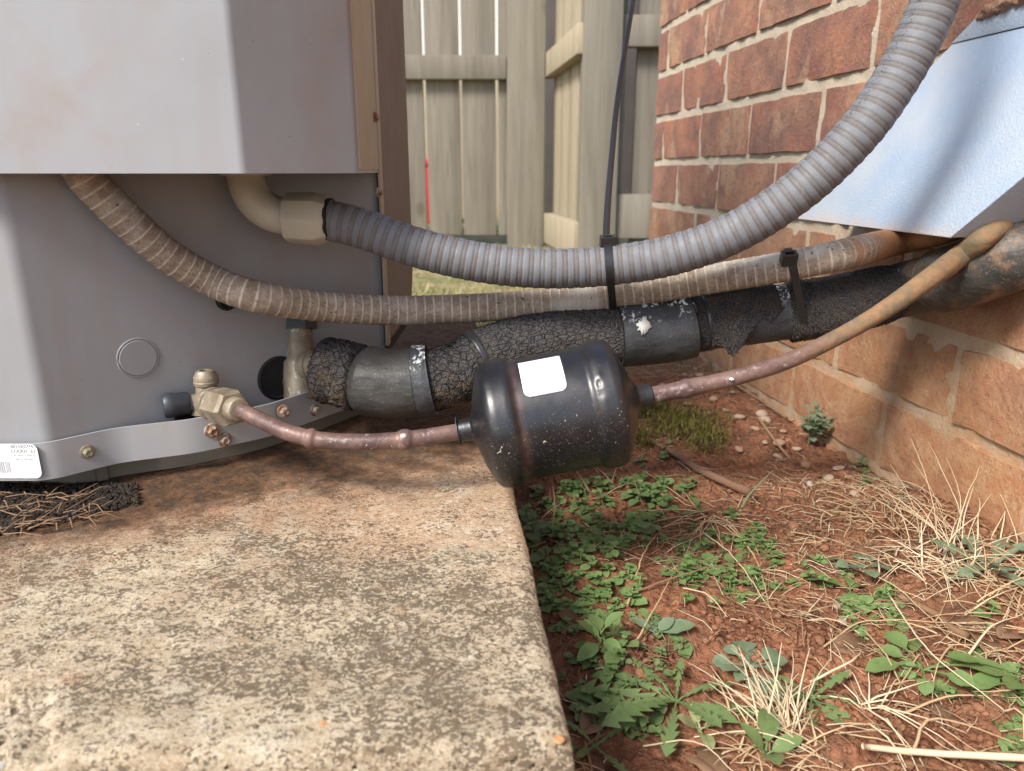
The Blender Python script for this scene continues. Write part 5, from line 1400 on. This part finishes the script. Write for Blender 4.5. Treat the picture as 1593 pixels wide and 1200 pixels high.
STALKS = [((975, 945), (1000, 880), (1030, 823), 'straw'), ((985, 1010), (1030, 940), (1045, 900), 'straw'), ((1030, 823), (1075, 812), (1110, 795), 'straw'), ((1005, 737), (1050, 775), (1095, 800), 'straw'),
          ((1085, 825), (1140, 880), (1200, 955), 'straw_pale'), ((1130, 815), (1175, 880), (1205, 985), 'straw'), ((985, 925), (1085, 905), (1200, 870), 'straw_dark'), ((1062, 918), (1100, 940), (1132, 965), 'straw'),
          ((1230, 830), (1285, 855), (1230, 850), 'straw'), ((1310, 880), (1390, 930), (1480, 1000), 'straw'), ((1380, 925), (1440, 1030), (1560, 1110), 'straw_pale'), ((1255, 968), (1300, 975), (1350, 1000), 'straw_pale'),
          ((1280, 1010), (1350, 975), (1500, 975), 'straw'), ((1240, 1170), (1300, 1145), (1360, 1130), 'straw'), ((1350, 1130), (1380, 1165), (1410, 1200), 'straw_pale'), ((1400, 1115), (1480, 1095), (1590, 1090), 'straw'),
          ((1420, 1170), (1450, 1140), (1590, 1165), 'straw'), ((1560, 1110), (1585, 1130), (1593, 1160), 'straw'), ((860, 760), (862, 800), (858, 850), 'straw_dark'), ((1080, 1150), (1180, 1160), (1310, 1200), 'straw_pale'),
          ((1000, 1165), (1080, 1180), (1150, 1215), 'straw_pale'), ((910, 1160), (918, 1200), (925, 1240), 'straw_dark'), ((1500, 960), (1540, 940), (1593, 915), 'straw_pale'), ((1500, 1030), (1535, 1000), (1590, 960), 'straw_pale'),
          ((1300, 1140), (1420, 1180), (1520, 1215), 'straw'), ((1260, 1065), (1320, 1050), (1340, 1020), 'straw_pale'), ((1510, 1080), (1550, 1100), (1600, 1075), 'straw'), ((1150, 1065), (1165, 1085), (1205, 1130), 'straw'),
          ((1345, 985), (1375, 1040), (1410, 1090), 'straw'), ((1215, 935), (1240, 970), (1250, 1010), 'straw_dark'), ((1055, 720), (1100, 745), (1140, 730), 'straw_dark'), ((975, 640 + 90), (985, 760), (1000, 790), 'straw_dark')]
for i, (a, b, c_, m_) in enumerate(STALKS):
    rnd = random.Random(500 + i); lift = rnd.uniform(.004, .010)
    A3 = [G(*a, .0015), G(*b, lift), G(*c_, .002)]
    C, s = catmull(A3, .006)
    C = C + np.random.RandomState(i).normal(0, .0002, C.shape)
    V, Fc = thin(C, .00075 * rnd.uniform(.7, 1.3), .00030, 5)
    o = obj('straw_stalk', mesh_np('straw_stalk', V, Fc), MAT[m_], base=C[0]); tag(o, STALK_LABELS[i], 'straw', 'dry straw stalks lying on the soil')
# the white stalk and twigs
def laid(name, label, cat, pts, r0, r1, mat, lift=.004, group=None):
    C, s = catmull([G(px, py, lift) for px, py in pts], .004)
    me = mesh_np(name, *tube(C, lambda S, TH, Lt: (r0 + (r1 - r0) * S / Lt) * (1 + .12 * fbm(S * 150, np.cos(TH), np.sin(TH), oct=2, seed=3)), seg=10, spline=False))
    return tag(obj(name, me, mat, base=C[0]), label, cat, group)
laid('white_stalk', 'straight bleached white stalk at the bottom right corner', 'stalk', [(1340, 1178), (1430, 1187), (1593, 1196), (1680, 1200)], .0014, .0019, MAT['straw_pale'], .006)
laid('twig', 'long brown twig lying on the moss behind the chickweed', 'twig', [(990, 682), (1040, 710), (1090, 742), (1150, 770), (1170, 778)], .0022, .0038, MAT['twig'], .006)
laid('twig', 'thin grey twig on the gravel beside the bricks', 'twig', [(1180, 655), (1205, 690), (1230, 720)], .0016, .0012, MAT['straw_dark'], .003)
laid('twig', 'thin twig along the foot of the wall', 'twig', [(1140, 600), (1180, 625), (1225, 655)], .0016, .0012, MAT['straw_dark'], .003)
laid('twig', 'dark twig across the soil right of the green patch', 'twig', [(1400, 935), (1450, 960), (1480, 985), (1510, 1000)], .0018, .0024, MAT['straw_dark'], .003)
o = laid('grass_blade', 'single green and yellow grass blade sticking up from the weeds', 'grass blade', [(1150, 815), (1165, 790), (1200, 752)], .0012, .0003, MAT['leaf_pale'], .012)
# dead leaves and bark
for i, (px, py, L, yaw, lab) in enumerate(((1530, 1000, .030, 1.2, 'grey brown curled dead leaf under white straw at the right'), (1575, 985, .026, .4, 'tan dead leaf at the right edge'), (1505, 975, .024, 2.4, 'pale brown dead leaf left of the grey one'),
                                        (1095, 1185, .030, 2.0, 'orange brown bark chip at the bottom centre'), (925, 1125, .024, .9, 'reddish bark chip beside the pad corner'), (1470, 1120, .022, -1.0, 'spotted tan dead leaf below the broad weed'),
                                        (1330, 1010, .028, .1, 'dull decaying leaf lying flat on bare soil'), (885, 965, .018, -.8, 'dark dead leaf against the pad edge'))):
    p = G(px, py, .003); rnd = random.Random(i)
    V, Fc, UV = leaf_geo(L, L * .55, 'oval', 8, .5, .9, rnd); V = place_rot(V - np.array([L / 2, 0, 0]), p, yaw, .15, rnd.uniform(-.4, .4))
    o = obj('dead_leaf', mesh_np('dead_leaf', V, Fc, UV), MAT['dead_leaf'], base=p); tag(o, lab, 'dead leaf'); md = o.modifiers.new('thick', 'SOLIDIFY'); md.thickness = .0005

# loose litter straw: uncountable
def zone_pt(rnd):
    while True:
        y = rnd.uniform(.20, 1.15) if rnd.random() < .35 else rnd.uniform(.20, .62); x = rnd.uniform(-.02, .44)
        if edge_x(y) + .012 < x < .404 - .1263 * y: return x, y
rnd = random.Random(77); acc = Acc(); acc2 = Acc(); acc3 = Acc()
for k in range(4200):
    x, y = zone_pt(rnd)
    if vnoise(x * 14, y * 14, seed=61) < rnd.uniform(-.5, .35): continue
    L = rnd.uniform(.004, .028); P = straw_pts(on_soil(x, y) + np.array([0, 0, .003]), rnd.uniform(0, 6.28), rnd.uniform(-.1, .45), L, rnd, 4, .2, .25)
    (acc, acc2, acc3)[rnd.choice((0, 1, 1, 2))].add(*thin(P, .00042, .00018, 3))
tag(obj('straw_litter', acc.me('straw_litter'), MAT['straw'], kind='stuff'), 'fine tan straw litter scattered over the red soil', 'straw litter')
tag(obj('straw_litter', acc2.me('straw_litter'), MAT['straw_dark'], kind='stuff'), 'fine brown plant litter scattered over the red soil', 'plant litter')
tag(obj('straw_litter', acc3.me('straw_litter'), MAT['straw_pale'], kind='stuff'), 'fine bleached straw bits scattered over the red soil', 'straw litter')
# moss mound
acc = Acc(); rnd = random.Random(5)
for (cx, cy, sx, sy, n_) in ((1060, 665, 50, 22, 1500), (1010, 640, 28, 16, 700), (1100, 690, 32, 18, 600), (1000, 690, 20, 14, 300)):
    for _ in range(n_):
        p = G(cx + rnd.gauss(0, .55) * sx, cy + rnd.gauss(0, .55) * sy); p[2] += rnd.uniform(0, .012)
        d = np.array([rnd.gauss(0, .5), rnd.gauss(0, .5), 1]); d /= np.linalg.norm(d); L = rnd.uniform(.004, .010)
        a = np.array([rnd.uniform(-1, 1), rnd.uniform(-1, 1), 0]) * .0011
        acc.add([p - a, p + a, p + d * L], [(0, 1, 2)])
tag(obj('moss', acc.me('moss'), MAT['moss'], kind='stuff'), 'olive green moss cushion on the soil right of the canister', 'moss')
# soil clods
def ico(sub=1):
    bm = bmesh.new(); bmesh.ops.create_icosphere(bm, subdivisions=sub, radius=1); V = np.array([v.co for v in bm.verts]); Fc = [tuple(v.index for v in f.verts) for f in bm.faces]; bm.free(); return V, Fc
IV, IF = ico(1); acc = Acc(); rnd = random.Random(9)
for k in range(6500):
    x, y = zone_pt(rnd); dens = vnoise(x * 11, y * 11, seed=33)
    if dens < rnd.uniform(-.7, .2): continue
    r = rnd.choice((.0009, .0012, .0016, .0022)) * rnd.uniform(.7, 1.3) * (1.8 if rnd.random() < .04 else 1)
    V = IV * (1 + .3 * np.array([rnd.uniform(-1, 1) for _ in range(len(IV))]))[:, None] * r * np.array([1, rnd.uniform(.7, 1.2), .75])
    acc.add(V + np.array([x, y, float(soil_h(x, y)) - .001 + r * .2]), IF)
tag(obj('soil_clods', acc.me('soil_clods'), MAT['clod'], kind='stuff'), 'crumbs and clods of red clay over the bare soil', 'soil crumbs')
# pebbles along the wall
psrc = [rock_me('pebble', 1.0, 40 + k, 2, .6) for k in range(5)]
for me in psrc: me.materials.append(MAT['stone'])
PEB = [(1110, 622, 8), (1150, 650, 9), (1190, 655, 9), (1212, 690, 8), (1255, 725, 10), (1185, 645, 10), (1175, 668, 7), (1128, 640, 6), (1140, 612, 6), (1100, 645, 7), (1210, 712, 7), (1150, 700, 7), (1232, 655, 6), (1115, 600, 6), (1088, 612, 5),
       (1190, 690, 6), (1218, 672, 5), (1290, 745, 8), (1305, 730, 7), (1310, 970, 7), (1318, 1050, 8), (1385, 1010, 6), (1400, 1012, 6), (1302, 945, 6), (1065, 585, 6), (1030, 600, 5), (1050, 610, 5), (1090, 585, 6), (1070, 630, 6), (1130, 590, 5), (1170, 625, 6), (1195, 628, 5), (1105, 935, 6), (1240, 700, 6), (1260, 755, 7), (1330, 770, 8)]
for i, (px, py, rp) in enumerate(PEB):
    p = G(px, py); d = np.linalg.norm(p - O3); o = bpy.data.objects.new('pebble', psrc[i % 5]); COL.objects.link(o); o.location = p + np.array([0, 0, .001])
    r = rp * d / F; o.scale = (r * random.uniform(.9, 1.3), r * random.uniform(.7, 1), r * .8); o.rotation_euler = (random.uniform(-.3, .3), random.uniform(-.3, .3), random.uniform(0, 6))
    tag(o, 'small rounded pebble in the red soil near the brick wall', 'pebble', 'pebbles in the soil by the brick wall')
# debris heap on the slab under the unit
acc = Acc(); rnd = random.Random(15)
gxx = np.linspace(-.36, -.165, 90); gyy = np.linspace(.345, .47, 60); Xd, Yd = np.meshgrid(gxx, gyy, indexing='ij')
front = .385 + .030 * sstep(-.27, -.17, Xd) + .006 * fbm(Xd * 40, Yd * 0, seed=4)
m_ = sstep(0, .022, Yd - front + .008 * fbm(Xd * 90, Yd * 90, seed=14)) * sstep(-.215, -.25, Xd + .4 * (Yd - .40))
Zd = SLZ - .002 + m_ * (.002 + .0015 * fbm(Xd * 120, Yd * 120, seed=6))
idx = np.arange(Xd.size).reshape(Xd.shape); Fq = np.stack([idx[:-1, :-1], idx[1:, :-1], idx[1:, 1:], idx[:-1, 1:]], -1).reshape(-1, 4)
keep = (m_[:-1, :-1] > .02).ravel()
tag(obj('humus_heap', mesh_np('humus_heap', np.stack([Xd, Yd, Zd], -1).reshape(-1, 3), Fq[keep]), MAT['litter_soil'], kind='stuff'), 'dark crumbly humus gathered on the pad under the unit', 'debris')
accs = Acc()
for k in range(3500):
    px, py = rnd.uniform(-20, 215), rnd.uniform(752, 832)
    if py > 832 - max(0, px) * .24 + rnd.uniform(-6, 6): continue
    p = PZ(px, py, SLZ + .002); r = rnd.uniform(.0004, .0014); V = IV * r * (1 + .3 * np.array([rnd.uniform(-1, 1) for _ in range(len(IV))]))[:, None]; accs.add(V + p, IF)
tag(obj('humus_crumbs', accs.me('humus_crumbs'), MAT['litter_soil'], kind='stuff'), 'black crumbs on the pad beneath the white sticker', 'debris')
acc = Acc()
for k in range(80):
    px, py = rnd.uniform(-20, 150), rnd.uniform(765, 838)
    if py > 836 - max(0, px) * .22: continue
    p = PZ(px, py, SLZ + .006); yaw = rnd.gauss(.1, 1.0); L = rnd.uniform(.004, .024); P = [p + np.array([math.cos(yaw), math.sin(yaw), rnd.uniform(-.15, .2)]) * L * t + np.array([0, 0, .001 * math.sin(t * 3)]) for t in (0, .5, 1)]
    acc.add(*thin(P, .0006, .0003, 4))
tag(obj('straw_bits', acc.me('straw_bits'), MAT['straw_dark'], kind='stuff'), 'bits of straw on the dark humus at the left edge', 'straw litter')
# distant grass behind the pad
acc = Acc(); rnd = random.Random(88)
for k in range(9000):
    y = 1.15 + 1.9 * rnd.random() ** 1.3; x = rnd.uniform(-.14 * y - .15, .12 * y + .1)
    if x > .40 - .1263 * y and y < 1.4: continue
    if vnoise(x * 6, y * 6, seed=70) < rnd.uniform(-.6, .3): continue
    p = np.array([x, y, float(soil_h(x, y)) - .002]); L = rnd.uniform(.012, .035); yaw = rnd.uniform(0, 6.28); a = np.array([math.cos(yaw), math.sin(yaw), 0]) * .0018
    d = np.array([rnd.gauss(0, .6), rnd.gauss(0, .6), 1]); d /= np.linalg.norm(d); acc.add([p - a, p + a, p + d * L], [(0, 1, 2)])
tag(obj('grass', acc.me('grass'), MAT['grass_green'], kind='stuff'), 'patchy yellow green grass between the pad and the picket fence', 'grass')
print('objects', len(bpy.data.objects))
